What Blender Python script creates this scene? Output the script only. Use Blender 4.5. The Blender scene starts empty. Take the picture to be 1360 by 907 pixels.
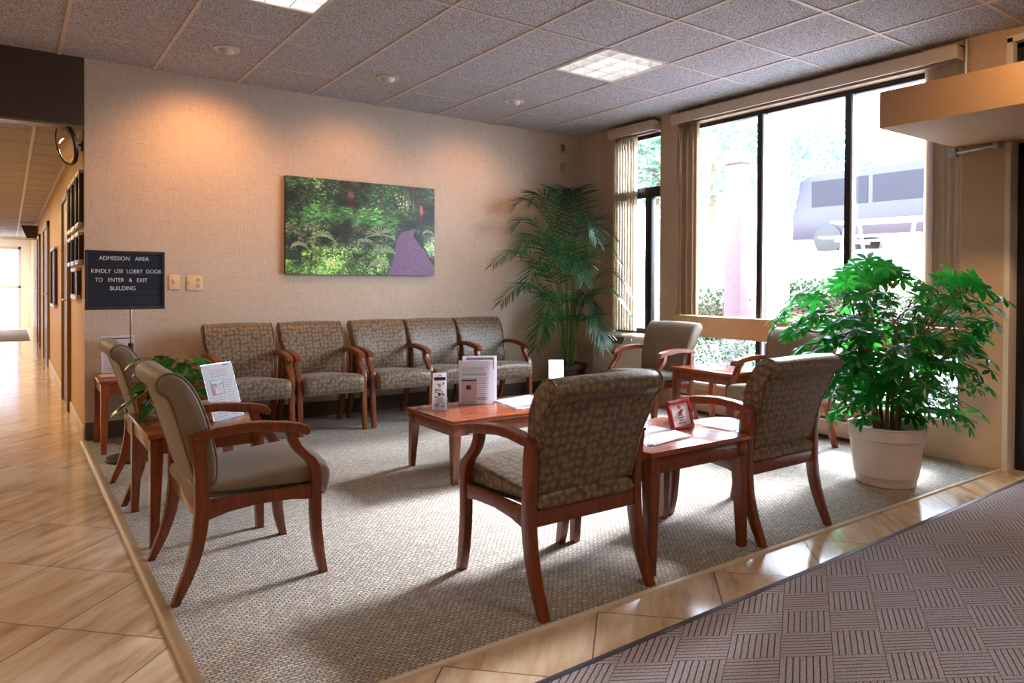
import bpy, bmesh, math, random
import numpy as np
from mathutils import Vector, Matrix, noise as mnoise
random.seed(7)
S = bpy.context.scene
COL = S.collection
PI = math.pi

# ------------------------------------------------------------------ camera
cam = bpy.data.cameras.new('camera'); camo = bpy.data.objects.new('camera', cam); COL.objects.link(camo)
a_ = Vector((0.81670961, -0.57702377, 0.00538316)); b_ = Vector((0.00181157, 0.01189258, 0.99992764)); c_ = Vector((0.57704604, 0.81664076, -0.01075811))
CAM = Vector((0, 0, 1.1667)); FPX = 944.288; CY = 387.4
m = Matrix.Identity(4)
for i in range(3):
    m[i][0] = a_[i]; m[i][1] = b_[i]; m[i][2] = -c_[i]; m[i][3] = CAM[i]
camo.matrix_world = m
cam.sensor_width = 36; cam.lens = FPX / 1360 * 36
cam.shift_y = -(453.5 - CY) / 1360
cam.clip_start = 0.05; cam.clip_end = 200
S.camera = camo

# ------------------------------------------------------------------ materials
def newmat(name):
    mt = bpy.data.materials.new(name); mt.use_nodes = True
    nt = mt.node_tree; nt.nodes.clear()
    out = nt.nodes.new('ShaderNodeOutputMaterial'); p = nt.nodes.new('ShaderNodeBsdfPrincipled')
    nt.links.new(p.outputs[0], out.inputs[0])
    return mt, nt, p, out
def N(nt, t, **k):
    n = nt.nodes.new(t)
    for q, v in k.items():
        if q.startswith('i_'):
            n.inputs[q[2:].replace('_', ' ')].default_value = v
        else:
            setattr(n, q, v)
    return n
def srgb(r, g, b):
    f = lambda v: (v / 255 / 12.92) if v <= 10 else ((v / 255 + .055) / 1.055) ** 2.4
    return (f(r), f(g), f(b), 1)
def coords(nt, kind='Object', scale=(1, 1, 1), rot=(0, 0, 0)):
    tc = N(nt, 'ShaderNodeTexCoord'); mp = N(nt, 'ShaderNodeMapping')
    mp.inputs['Scale'].default_value = scale; mp.inputs['Rotation'].default_value = rot
    nt.links.new(tc.outputs[kind], mp.inputs['Vector'])
    return mp.outputs['Vector']
def ramp(nt, fac, stops, interp='LINEAR'):
    r = N(nt, 'ShaderNodeValToRGB'); r.color_ramp.interpolation = interp
    e = r.color_ramp.elements
    while len(e) < len(stops): e.new(0.5)
    for i, (p_, c) in enumerate(stops): e[i].position = p_; e[i].color = c
    nt.links.new(fac, r.inputs['Fac']); return r.outputs['Color']
def bump(nt, p, h, strength=.3, dist=.01):
    b = N(nt, 'ShaderNodeBump'); b.inputs['Strength'].default_value = strength; b.inputs['Distance'].default_value = dist
    nt.links.new(h, b.inputs['Height']); nt.links.new(b.outputs['Normal'], p.inputs['Normal'])
def mix(nt, f, A, B, mode='MIX'):
    n = N(nt, 'ShaderNodeMix'); n.data_type = 'RGBA'; n.blend_type = mode
    for s_, v in ((0, f), (6, A), (7, B)):
        if hasattr(v, 'links') or isinstance(v, bpy.types.NodeSocket): nt.links.new(v, n.inputs[s_])
        else: n.inputs[s_].default_value = v
    return n.outputs[2]
def math_(nt, op, A, B=None, C=None):
    n = N(nt, 'ShaderNodeMath'); n.operation = op
    for i, v in enumerate((A, B, C)):
        if v is None: continue
        if isinstance(v, bpy.types.NodeSocket): nt.links.new(v, n.inputs[i])
        else: n.inputs[i].default_value = v
    return n.outputs[0]
def noise(nt, v, scale, detail=3, rough=.5):
    n = N(nt, 'ShaderNodeTexNoise'); n.inputs['Scale'].default_value = scale; n.inputs['Detail'].default_value = detail; n.inputs['Roughness'].default_value = rough
    if v is not None: nt.links.new(v, n.inputs['Vector'])
    return n.outputs['Fac']
def plain(name, col, rough=.5, metal=0, nscale=0, var=.08, spec=.5, bmp=0):
    mt, nt, p, o = newmat(name)
    p.inputs['Roughness'].default_value = rough; p.inputs['Metallic'].default_value = metal
    p.inputs['Specular IOR Level'].default_value = spec
    nz = noise(nt, coords(nt), nscale or 12)
    d = tuple(x * (1 - var) for x in col[:3]) + (1,); l = tuple(min(1, x * (1 + var)) for x in col[:3]) + (1,)
    nt.links.new(ramp(nt, nz, [(.3, d), (.7, l)]), p.inputs['Base Color'])
    if bmp: bump(nt, p, nz, bmp, .002)
    return mt

M = {}
def wood(name, dark, mid, light, rough=.25, axis=(1, 1, 1)):
    mt, nt, p, o = newmat(name)
    v = coords(nt, 'Object', (14, 14, 2.2) if axis == 0 else axis)
    n1 = noise(nt, v, 3, 5, .6)
    nt.links.new(ramp(nt, n1, [(.25, dark), (.5, mid), (.8, light)]), p.inputs['Base Color'])
    p.inputs['Roughness'].default_value = rough
    p.inputs['Coat Weight'].default_value = .3; p.inputs['Coat Roughness'].default_value = .12
    return mt
M['wood'] = wood('cherry_wood', srgb(82, 36, 13), srgb(116, 54, 18), srgb(138, 70, 26), .3, 0)
M['tabletop'] = wood('cherry_tabletop', srgb(104, 48, 28), srgb(138, 68, 42), srgb(158, 86, 56), .2, (2, 22, 22))
M['corner_wood'] = wood('light_cherry_wood', srgb(96, 42, 16), srgb(134, 64, 26), srgb(160, 84, 38), .3, 0)

def fabric_pattern():
    mt, nt, p, o = newmat('patterned_upholstery')
    tc = N(nt, 'ShaderNodeTexCoord')
    sc = N(nt, 'ShaderNodeVectorMath', operation='SCALE'); sc.inputs['Scale'].default_value = 31
    nt.links.new(tc.outputs['UV'], sc.inputs[0])
    vo = N(nt, 'ShaderNodeTexVoronoi', voronoi_dimensions='2D'); vo.inputs['Scale'].default_value = 1; vo.inputs['Randomness'].default_value = .55
    nt.links.new(sc.outputs[0], vo.inputs['Vector'])
    sub = N(nt, 'ShaderNodeVectorMath', operation='SUBTRACT'); nt.links.new(sc.outputs[0], sub.inputs[0]); nt.links.new(vo.outputs['Position'], sub.inputs[1])
    sep = N(nt, 'ShaderNodeSeparateColor'); nt.links.new(vo.outputs['Color'], sep.inputs[0])
    ang = math_(nt, 'MULTIPLY', sep.outputs[0], 6.28)
    rot = N(nt, 'ShaderNodeVectorRotate', rotation_type='Z_AXIS'); nt.links.new(sub.outputs[0], rot.inputs['Vector']); nt.links.new(ang, rot.inputs['Angle'])
    ab = N(nt, 'ShaderNodeVectorMath', operation='ABSOLUTE'); nt.links.new(rot.outputs[0], ab.inputs[0])
    sx = N(nt, 'ShaderNodeSeparateXYZ'); nt.links.new(ab.outputs[0], sx.inputs[0])
    mx = math_(nt, 'MAXIMUM', sx.outputs[0], sx.outputs[1])
    sq = math_(nt, 'LESS_THAN', mx, .37)
    edge = math_(nt, 'GREATER_THAN', mx, .32)
    ring = math_(nt, 'PINGPONG', mx, .085)
    ringm = math_(nt, 'GREATER_THAN', ring, .045)
    n1 = noise(nt, sc.outputs[0], 1.6, 4)
    base = ramp(nt, n1, [(.3, srgb(60, 51, 43)), (.5, srgb(86, 75, 64)), (.7, srgb(104, 93, 80))])
    tan = mix(nt, ringm, srgb(146, 119, 84), srgb(110, 88, 62))
    tan2 = mix(nt, math_(nt, 'MULTIPLY', sep.outputs[1], .4), tan, srgb(124, 108, 88))
    tan2 = mix(nt, math_(nt, 'MULTIPLY', edge, .6), tan2, srgb(62, 54, 46))
    nt.links.new(mix(nt, sq, base, tan2), p.inputs['Base Color'])
    p.inputs['Roughness'].default_value = .42; p.inputs['Specular IOR Level'].default_value = .5
    p.inputs['Sheen Weight'].default_value = .15
    bump(nt, p, n1, .12, .002)
    return mt
M['pattern'] = fabric_pattern()
def fabric_plain():
    mt, nt, p, o = newmat('plain_taupe_upholstery')
    v = coords(nt, 'UV')
    n1 = noise(nt, v, 350, 2); n2 = noise(nt, v, 9, 3)
    c = ramp(nt, n1, [(.3, srgb(106, 91, 73)), (.7, srgb(144, 127, 106))])
    nt.links.new(mix(nt, .25, c, ramp(nt, n2, [(.3, srgb(104, 90, 72)), (.7, srgb(140, 124, 102))])), p.inputs['Base Color'])
    p.inputs['Roughness'].default_value = .6; p.inputs['Sheen Weight'].default_value = .1
    bump(nt, p, n1, .2, .001)
    return mt
M['taupe'] = fabric_plain()

def carpet():
    mt, nt, p, o = newmat('woven_carpet')
    v = coords(nt, 'Object')
    br = N(nt, 'ShaderNodeTexBrick'); br.offset = .5
    br.inputs['Scale'].default_value = 1; br.inputs['Brick Width'].default_value = .0245; br.inputs['Row Height'].default_value = .0145
    br.inputs['Mortar Size'].default_value = .0034; br.inputs['Mortar Smooth'].default_value = .7; br.inputs['Bias'].default_value = 0
    br.inputs['Color1'].default_value = srgb(210, 203, 190); br.inputs['Color2'].default_value = srgb(160, 158, 152); br.inputs['Mortar'].default_value = srgb(92, 84, 80)
    nw = N(nt, 'ShaderNodeTexNoise'); nw.inputs['Scale'].default_value = 30; nt.links.new(v, nw.inputs['Vector'])
    sc = N(nt, 'ShaderNodeVectorMath', operation='MULTIPLY_ADD'); nt.links.new(nw.outputs['Color'], sc.inputs[0]); sc.inputs[1].default_value = (.014, .010, 0); nt.links.new(v, sc.inputs[2])
    nt.links.new(sc.outputs[0], br.inputs['Vector'])
    n2 = noise(nt, v, 160, 2); n3 = noise(nt, v, 45, 2)
    c = mix(nt, .35, br.outputs['Color'], ramp(nt, n2, [(.3, srgb(92, 84, 80)), (.7, srgb(206, 194, 182))]))
    c = mix(nt, math_(nt, 'MULTIPLY', ramp(nt, n3, [(.56, (0, 0, 0, 1)), (.64, (1, 1, 1, 1))]), .35), c, srgb(158, 118, 94))
    nt.links.new(c, p.inputs['Base Color']); p.inputs['Roughness'].default_value = .9; p.inputs['Specular IOR Level'].default_value = .2
    bump(nt, p, math_(nt, 'SUBTRACT', n2, br.outputs['Fac']), .7, .006)
    return mt
M['carpet'] = carpet()
def tile_floor():
    mt, nt, p, o = newmat('travertine_tile')
    tc = N(nt, 'ShaderNodeTexCoord'); s = N(nt, 'ShaderNodeSeparateXYZ'); nt.links.new(tc.outputs['Object'], s.inputs[0])
    A = math_(nt, 'DIVIDE', math_(nt, 'SUBTRACT', math_(nt, 'ADD', s.outputs[0], s.outputs[1]), 2.955), .634)
    B = math_(nt, 'DIVIDE', math_(nt, 'SUBTRACT', math_(nt, 'SUBTRACT', s.outputs[1], s.outputs[0]), .17), .632)
    fa = math_(nt, 'PINGPONG', A, .5); fb = math_(nt, 'PINGPONG', B, .5)
    g = math_(nt, 'LESS_THAN', math_(nt, 'MINIMUM', fa, fb), .0055)
    cell = N(nt, 'ShaderNodeCombineXYZ'); nt.links.new(math_(nt, 'FLOOR', A), cell.inputs[0]); nt.links.new(math_(nt, 'FLOOR', B), cell.inputs[1])
    wn = N(nt, 'ShaderNodeTexWhiteNoise', noise_dimensions='3D'); nt.links.new(cell.outputs[0], wn.inputs['Vector'])
    u = N(nt, 'ShaderNodeCombineXYZ'); nt.links.new(A, u.inputs[0]); nt.links.new(math_(nt, 'MULTIPLY', B, 5.5), u.inputs[1]); 
    ad = N(nt, 'ShaderNodeVectorMath', operation='MULTIPLY_ADD'); nt.links.new(wn.outputs['Color'], ad.inputs[0]); ad.inputs[1].default_value = (9, 9, 9); nt.links.new(u.outputs[0], ad.inputs[2])
    n1 = noise(nt, ad.outputs[0], 1.1, 6, .62)
    c = ramp(nt, n1, [(.3, srgb(160, 126, 98)), (.45, srgb(196, 166, 136)), (.6, srgb(214, 190, 164)), (.75, srgb(228, 210, 190))])
    c = mix(nt, math_(nt, 'MULTIPLY', wn.outputs['Value'], .25), c, srgb(192, 166, 140))
    nt.links.new(mix(nt, g, c, srgb(84, 70, 56)), p.inputs['Base Color'])
    rr = math_(nt, 'ADD', math_(nt, 'MULTIPLY', g, .5), .13)
    nt.links.new(rr, p.inputs['Roughness']); p.inputs['Specular IOR Level'].default_value = .6
    b = N(nt, 'ShaderNodeBump'); b.inputs['Strength'].default_value = .05; b.inputs['Distance'].default_value = .01
    nt.links.new(noise(nt, tc.outputs['Object'], 3.5, 2), b.inputs['Height']); nt.links.new(b.outputs[0], p.inputs['Normal'])
    return mt
M['tile'] = tile_floor()
def mat_rug():
    mt, nt, p, o = newmat('ribbed_entrance_mat')
    # lattice of ribbed blocks
    tc = N(nt, 'ShaderNodeTexCoord')
    e1 = (.1467, -.0873); e2 = (.1397, .0887); det = e1[0] * e2[1] - e1[1] * e2[0]
    s = N(nt, 'ShaderNodeSeparateXYZ'); nt.links.new(tc.outputs['Object'], s.inputs[0])
    X = math_(nt, 'SUBTRACT', s.outputs[0], 2.38 - 14 * e1[0]); Y = math_(nt, 'SUBTRACT', s.outputs[1], 1.401 - 14 * e1[1])
    p1 = math_(nt, 'DIVIDE', math_(nt, 'SUBTRACT', math_(nt, 'MULTIPLY', X, e2[1]), math_(nt, 'MULTIPLY', Y, e2[0])), det)
    p2 = math_(nt, 'DIVIDE', math_(nt, 'SUBTRACT', math_(nt, 'MULTIPLY', Y, e1[0]), math_(nt, 'MULTIPLY', X, e1[1])), det)
    f1 = math_(nt, 'FLOOR', p1); f2 = math_(nt, 'FLOOR', p2)
    par = math_(nt, 'FLOORED_MODULO', math_(nt, 'ADD', f1, f2), 2)
    pp = math_(nt, 'GREATER_THAN', par, .5)
    r1 = math_(nt, 'PINGPONG', math_(nt, 'MULTIPLY', math_(nt, 'FRACT', p1), 8), .5)
    r2 = math_(nt, 'PINGPONG', math_(nt, 'MULTIPLY', math_(nt, 'FRACT', p2), 8), .5)
    h = N(nt, 'ShaderNodeMix'); h.data_type = 'FLOAT'; nt.links.new(pp, h.inputs[0]); nt.links.new(r1, h.inputs[2]); nt.links.new(r2, h.inputs[3])
    hs = ramp(nt, h.outputs[0], [(.02, (0, 0, 0, 1)), (.13, (1, 1, 1, 1))])
    n1 = noise(nt, tc.outputs['Object'], 260, 2)
    c = ramp(nt, n1, [(.3, srgb(126, 116, 122)), (.7, srgb(206, 194, 200))])
    nt.links.new(mix(nt, hs, srgb(74, 67, 70), c), p.inputs['Base Color'])
    p.inputs['Roughness'].default_value = .85; p.inputs['Specular IOR Level'].default_value = .25
    hh = math_(nt, 'ADD', hs, math_(nt, 'MULTIPLY', n1, .5))
    bump(nt, p, hh, .8, .006)
    return mt
M['mat'] = mat_rug()
def wallpaper():
    mt, nt, p, o = newmat('linen_wallpaper')
    n1 = noise(nt, coords(nt, 'Object', (16, 16, 330)), 1, 3, .75)
    n2 = noise(nt, coords(nt, 'Object', (330, 330, 13)), 1, 3, .75)
    n3 = noise(nt, coords(nt), 2.5, 3)
    w = math_(nt, 'MINIMUM', n1, n2)
    c = ramp(nt, w, [(.27, srgb(134, 118, 104)), (.40, srgb(186, 170, 152)), (.6, srgb(204, 190, 172))])
    nt.links.new(mix(nt, .2, c, ramp(nt, n3, [(.3, srgb(176, 158, 134)), (.7, srgb(204, 188, 164))])), p.inputs['Base Color'])
    p.inputs['Roughness'].default_value = .5; p.inputs['Specular IOR Level'].default_value = .3
    bump(nt, p, w, .15, .002)
    return mt
M['wallpaper'] = wallpaper()
def ceiling_tile():
    mt, nt, p, o = newmat('acoustic_ceiling_tile')
    v = coords(nt)
    n1 = noise(nt, v, 120, 3, .65); n2 = noise(nt, v, 60, 2)
    c = ramp(nt, n1, [(.38, srgb(90, 86, 86)), (.49, srgb(176, 177, 182)), (.62, srgb(208, 210, 217))])
    nt.links.new(c, p.inputs['Base Color']); p.inputs['Roughness'].default_value = .95; p.inputs['Specular IOR Level'].default_value = .1
    bump(nt, p, math_(nt, 'ADD', n1, n2), .5, .006)
    return mt
M['ceiling'] = ceiling_tile()
M['tbar'] = plain('painted_grid_metal', srgb(196, 186, 176), .5)
M['paint'] = plain('tan_wall_paint', srgb(184, 158, 134), .55, var=.03, spec=.3)
M['corr_paint'] = plain('ochre_corridor_paint', srgb(190, 150, 86), .5, var=.03, spec=.3)
M['rail'] = plain('peach_painted_rail', srgb(206, 170, 128), .5, var=.03)
M['orange_stucco'] = plain('textured_tan_stucco', srgb(166, 132, 96), .7, nscale=90, var=.06, bmp=.7)
M['brown_header'] = plain('dark_brown_header_paint', srgb(62, 46, 32), .7, nscale=4, var=.15)
M['white_trim'] = plain('off_white_trim', srgb(206, 198, 190), .45, var=.03)
M['black_metal'] = plain('dark_bronze_metal', srgb(30, 27, 30), .35, metal=.2)
M['alu'] = plain('brushed_aluminium', srgb(170, 175, 185), .35, metal=.8)
M['chrome'] = plain('polished_steel_rod', srgb(190, 190, 196), .2, metal=1)
M['black_plastic'] = plain('black_plastic', srgb(22, 22, 24), .4)
M['black_rubber'] = plain('grey_blue_rubber_edging', srgb(70, 70, 84), .35)
M['blind'] = plain('vinyl_blind_vane', srgb(198, 182, 162), .5, var=.04)
M['ac'] = plain('almond_plastic', srgb(206, 194, 172), .4, var=.03)
M['ac_dark'] = plain('dark_grille_gap', srgb(60, 54, 46), .6)
M['heater'] = plain('baseboard_heater_enamel', srgb(190, 168, 148), .4, var=.03)
M['plate'] = plain('ivory_wall_plate', srgb(222, 192, 150), .4, var=.02)
M['grey_plate'] = plain('grey_wall_plate', srgb(150, 146, 138), .4, var=.02)
M['pot'] = plain('beige_plastic_pot', srgb(202, 190, 182), .35, var=.03)
M['brownpot'] = plain('dark_brown_glazed_pot', srgb(58, 32, 22), .22, var=.1)
M['soil'] = plain('potting_soil', srgb(70, 48, 32), .95, nscale=60, var=.4, bmp=.8)
M['bark'] = plain('plant_bark', srgb(112, 90, 66), .8, nscale=40, var=.25)
M['paper_grey'] = plain('pale_lilac_paper', srgb(188, 178, 188), .5, var=.03)
M['paper_green'] = plain('pale_green_print', srgb(176, 204, 190), .5, var=.04)
M['paper_pink'] = plain('pink_printed_paper', srgb(198, 158, 138), .5, var=.1, nscale=80)
M['ink'] = plain('grey_print_ink', srgb(150, 148, 156), .5, var=.05)
M['ink_dark'] = plain('dark_print_ink', srgb(50, 46, 56), .5, var=.1)
M['ink_blue'] = plain('navy_print_ink', srgb(40, 52, 90), .5, var=.1)
M['red_ink'] = plain('red_print_ink', srgb(180, 50, 44), .5)
M['redframe'] = plain('crimson_lacquer', srgb(150, 18, 26), .25, var=.06)
M['frame_dark'] = plain('dark_walnut_frame', srgb(48, 30, 18), .35, var=.15)
M['silver'] = plain('silver_frame_corner', srgb(190, 186, 176), .3, metal=.5)
M['door_wood'] = plain('olive_brown_door_frame', srgb(112, 92, 58), .4, var=.06)
M['letter_white'] = plain('white_letter_plastic', srgb(225, 225, 228), .5, var=.01)
M['base_carpet'] = plain('dark_carpet_base', srgb(86, 76, 66), .95, nscale=120, var=.45, bmp=.5)
M['edge_strip'] = plain('taupe_vinyl_edge_strip', srgb(150, 122, 94), .45, var=.05)
M['bound'] = plain('pale_transition_strip', srgb(206, 188, 168), .5, var=.05)

def mk_clear(name, tint=(1, 1, 1, 1), gloss=.06, rough=.02):
    mt, nt, p, o = newmat(name); nt.nodes.remove(p)
    t = N(nt, 'ShaderNodeBsdfTransparent'); t.inputs[0].default_value = tint
    g = N(nt, 'ShaderNodeBsdfGlossy'); g.inputs['Roughness'].default_value = rough
    ms = N(nt, 'ShaderNodeMixShader'); ms.inputs[0].default_value = gloss
    nt.links.new(t.outputs[0], ms.inputs[1]); nt.links.new(g.outputs[0], ms.inputs[2]); nt.links.new(ms.outputs[0], o.inputs[0])
    return mt
M['glass'] = mk_clear('window_glass', (1, 1, 1, 1), .05)
M['acrylic'] = mk_clear('clear_acrylic', (.93, .95, .97, 1), .12)
M['mirror'] = plain('convex_mirror_glass', srgb(235, 225, 205), .04, metal=1, var=0.01)
def emis(name, col, st):
    mt, nt, p, o = newmat(name)
    p.inputs['Base Color'].default_value = col; p.inputs['Emission Color'].default_value = col; p.inputs['Emission Strength'].default_value = st
    nz = noise(nt, coords(nt), 20); nt.links.new(ramp(nt, nz, [(0, col), (1, col)]), p.inputs['Base Color'])
    return mt
M['lampglow'] = emis('lamp_lens_glow', (1, .97, .95, 1), 1.3)
M['warmglow'] = emis('warm_lamp_glow', (1, .7, .42, 1), 6)
M['louver'] = plain('white_louver', srgb(236, 236, 238), .3, metal=.25)

def leafmat(name, d, l, trans=.45, rough=.3, tcol=None):
    mt, nt, p, o = newmat(name)
    nz = noise(nt, coords(nt), 9, 3)
    c = ramp(nt, nz, [(.3, d), (.7, l)])
    nt.links.new(c, p.inputs['Base Color']); p.inputs['Roughness'].default_value = rough
    tr = N(nt, 'ShaderNodeBsdfTranslucent')
    if tcol: tr.inputs[0].default_value = tcol
    else: nt.links.new(c, tr.inputs[0])
    ms = N(nt, 'ShaderNodeMixShader'); ms.inputs[0].default_value = trans
    nt.links.new(p.outputs[0], ms.inputs[1]); nt.links.new(tr.outputs[0], ms.inputs[2]); nt.links.new(ms.outputs[0], o.inputs[0])
    return mt
M['paper'] = leafmat('white_paper', srgb(238, 236, 240), srgb(244, 242, 246), .6, .5)
M['curtain'] = leafmat('cream_curtain_vane', srgb(200, 190, 174), srgb(214, 204, 188), .22, .6)
M['schefflera'] = leafmat('umbrella_plant_leaf', srgb(8, 50, 22), srgb(20, 76, 34), .33, .26, (.035, .62, .05, 1))
M['palm'] = leafmat('palm_leaf', srgb(12, 54, 34), srgb(34, 88, 48), .16, .28, (.06, .34, .06, 1))
M['pothos'] = leafmat('pothos_leaf', srgb(24, 74, 22), srgb(64, 124, 36), .2, .3)
M['stem'] = plain('green_stem', srgb(92, 120, 50), .5)
M['bush'] = leafmat('outdoor_bush_leaf', srgb(24, 48, 28), srgb(56, 92, 54), .2, .6)
M['mulch'] = plain('red_mulch_ground', srgb(190, 140, 130), .9, nscale=3, var=.3)
M['bounce_ground'] = plain('pale_bounce_ground', srgb(186, 192, 204), .9, nscale=2, var=.25)  # ground made pale and bluish to bounce sky light onto the ceiling
M['asphalt'] = plain('pale_asphalt', srgb(170, 168, 172), .9, nscale=2, var=.1)
M['redpost'] = plain('maroon_post_paint', srgb(78, 56, 66), .5, var=.05)
M['suv'] = plain('dark_grey_car_paint', srgb(34, 28, 44), .3, var=.05)
M['carglass'] = plain('dark_car_window', srgb(30, 30, 42), .35, spec=.15)
M['stone'] = plain('pale_stone_wall', srgb(96, 96, 104), .8, nscale=3, var=.35, bmp=.5)
M['white_col'] = plain('white_painted_column', srgb(235, 235, 238), .5, var=.02)
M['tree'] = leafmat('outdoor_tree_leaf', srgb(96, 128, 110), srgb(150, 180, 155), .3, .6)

# ------------------------------------------------------------------ mesh helpers
def boxuv(me):
    uv = me.uv_layers.new(name='UVMap') if not me.uv_layers else me.uv_layers[0]
    vs = me.vertices
    for p in me.polygons:
        n = p.normal; ax = max(range(3), key=lambda i: abs(n[i]))
        o = ((1, 2), (0, 2), (0, 1))[ax]
        for li in p.loop_indices:
            c = vs[me.loops[li].vertex_index].co
            uv.data[li].uv = (c[o[0]] + .37 * ax, c[o[1]] + .21 * ax)
def obj(name, bm, mat, parent=None, smooth=True, uv=False, angle=35):
    me = bpy.data.meshes.new(name); bm.normal_update(); bm.to_mesh(me); bm.free()
    for mm in (mat if isinstance(mat, (list, tuple)) else [mat]): me.materials.append(mm)
    if smooth:
        me.shade_smooth()
        me.set_sharp_from_angle(angle=math.radians(angle))
    if uv: boxuv(me)
    o = bpy.data.objects.new(name, me); COL.objects.link(o)
    if parent is not None: o.parent = parent
    return o
def join_tmp(bm, tb, mat_index=0, M4=None):
    if M4 is not None: tb.transform(M4)
    for f in tb.faces: f.material_index = mat_index
    me = bpy.data.meshes.new('tmp'); tb.to_mesh(me); tb.free(); bm.from_mesh(me); bpy.data.meshes.remove(me)
def bevel(tb, r, seg=2, ang=30):
    if r <= 0: return
    es = [e for e in tb.edges if len(e.link_faces) == 2 and e.calc_face_angle(0) > math.radians(ang)]
    bmesh.ops.bevel(tb, geom=es, offset=r, segments=seg, profile=.6, affect='EDGES', clamp_overlap=True)
def box(bm, x0, y0, z0, x1, y1, z1, r=0, mi=0, M4=None, seg=2):
    tb = bmesh.new()
    v = [tb.verts.new(c) for c in ((x0, y0, z0), (x1, y0, z0), (x1, y1, z0), (x0, y1, z0), (x0, y0, z1), (x1, y0, z1), (x1, y1, z1), (x0, y1, z1))]
    for f in ((0, 3, 2, 1), (4, 5, 6, 7), (0, 1, 5, 4), (1, 2, 6, 5), (2, 3, 7, 6), (3, 0, 4, 7)): tb.faces.new([v[i] for i in f])
    bmesh.ops.recalc_face_normals(tb, faces=tb.faces)
    bevel(tb, r, seg); join_tmp(bm, tb, mi, M4)
def frustum(bm, bot, z0, top, z1, r=0, mi=0, M4=None):
    # bot, top: (x0,y0,x1,y1)
    tb = bmesh.new()
    v = [tb.verts.new(c) for c in ((bot[0], bot[1], z0), (bot[2], bot[1], z0), (bot[2], bot[3], z0), (bot[0], bot[3], z0), (top[0], top[1], z1), (top[2], top[1], z1), (top[2], top[3], z1), (top[0], top[3], z1))]
    for f in ((0, 3, 2, 1), (4, 5, 6, 7), (0, 1, 5, 4), (1, 2, 6, 5), (2, 3, 7, 6), (3, 0, 4, 7)): tb.faces.new([v[i] for i in f])
    bevel(tb, r); join_tmp(bm, tb, mi, M4)
def prism(bm, pts, t0, t1, r=0, mi=0, M4=None, axis='x', seg=2):
    # pts in (s,z); extruded along axis t. axis 'x': (t, s, z)
    tb = bmesh.new()
    f = (lambda s, z, t: (t, s, z)) if axis == 'x' else ((lambda s, z, t: (s, t, z)) if axis == 'y' else (lambda s, z, t: (s, z, t)))
    A = [tb.verts.new(f(s, z, t0)) for s, z in pts]; B = [tb.verts.new(f(s, z, t1)) for s, z in pts]
    n = len(pts); tb.faces.new(A); tb.faces.new(B[::-1])
    for i in range(n): tb.faces.new((A[i], B[i], B[(i + 1) % n], A[(i + 1) % n]))
    bmesh.ops.recalc_face_normals(tb, faces=tb.faces)
    if r > 0:
        es = [e for e in tb.edges if any(len(q.verts) > 4 for q in e.link_faces)] if n > 4 else list(tb.edges)
        bmesh.ops.bevel(tb, geom=es, offset=r, segments=seg, profile=.6, affect='EDGES', clamp_overlap=True)
    join_tmp(bm, tb, mi, M4)
def lathe(bm, prof, seg=32, c=(0, 0, 0), mi=0, M4=None, closed=False):
    tb = bmesh.new(); rings = []
    for r, z in prof:
        if r < 1e-5: rings.append([tb.verts.new((c[0], c[1], c[2] + z))])
        else: rings.append([tb.verts.new((c[0] + r * math.cos(2 * PI * k / seg), c[1] + r * math.sin(2 * PI * k / seg), c[2] + z)) for k in range(seg)])
    for i in range(len(rings) - 1):
        a, b = rings[i], rings[i + 1]
        for k in range(seg):
            k2 = (k + 1) % seg
            q = [a[k % len(a)], a[k2 % len(a)], b[k2 % len(b)], b[k % len(b)]]
            u = []
            for w in q:
                if w not in u: u.append(w)
            if len(u) > 2: tb.faces.new(u)
    bmesh.ops.recalc_face_normals(tb, faces=tb.faces)
    join_tmp(bm, tb, mi, M4)
def tube(bm, pts, r, seg=8, mi=0, M4=None, cap=True):
    pts = [Vector(p) for p in pts]; tb = bmesh.new(); rings = []
    rs = r if isinstance(r, (list, tuple)) else [r] * len(pts)
    prev = None
    for i, p in enumerate(pts):
        t = (pts[min(i + 1, len(pts) - 1)] - pts[max(i - 1, 0)]).normalized()
        if prev is None:
            n = t.orthogonal().normalized()
        else:
            n = (prev - t * prev.dot(t)); n = n.normalized() if n.length > 1e-6 else t.orthogonal().normalized()
        prev = n; bn = t.cross(n)
        rings.append([tb.verts.new(p + (n * math.cos(2 * PI * k / seg) + bn * math.sin(2 * PI * k / seg)) * rs[i]) for k in range(seg)])
    for i in range(len(rings) - 1):
        for k in range(seg): tb.faces.new((rings[i][k], rings[i][(k + 1) % seg], rings[i + 1][(k + 1) % seg], rings[i + 1][k]))
    if cap: tb.faces.new(rings[0][::-1]); tb.faces.new(rings[-1])
    bmesh.ops.recalc_face_normals(tb, faces=tb.faces)
    join_tmp(bm, tb, mi, M4)
def lerp(a, b, t): return a + (b - a) * t
def bez(P, n):
    out = []
    for k in range(n + 1):
        t = k / n; q = [Vector(p) for p in P]
        while len(q) > 1: q = [q[i].lerp(q[i + 1], t) for i in range(len(q) - 1)]
        out.append(q[0])
    return out
def chaikin(p, it=2, closed=True):
    for _ in range(it):
        q = []; n = len(p)
        rng = range(n) if closed else range(n - 1)
        if not closed: q.append(p[0])
        for i in rng:
            a, b = p[i], p[(i + 1) % n]
            q.append(tuple(lerp(a[k], b[k], .25) for k in range(len(a)))); q.append(tuple(lerp(a[k], b[k], .75) for k in range(len(a))))
        if not closed: q.append(p[-1])
        p = q
    return p

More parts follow.
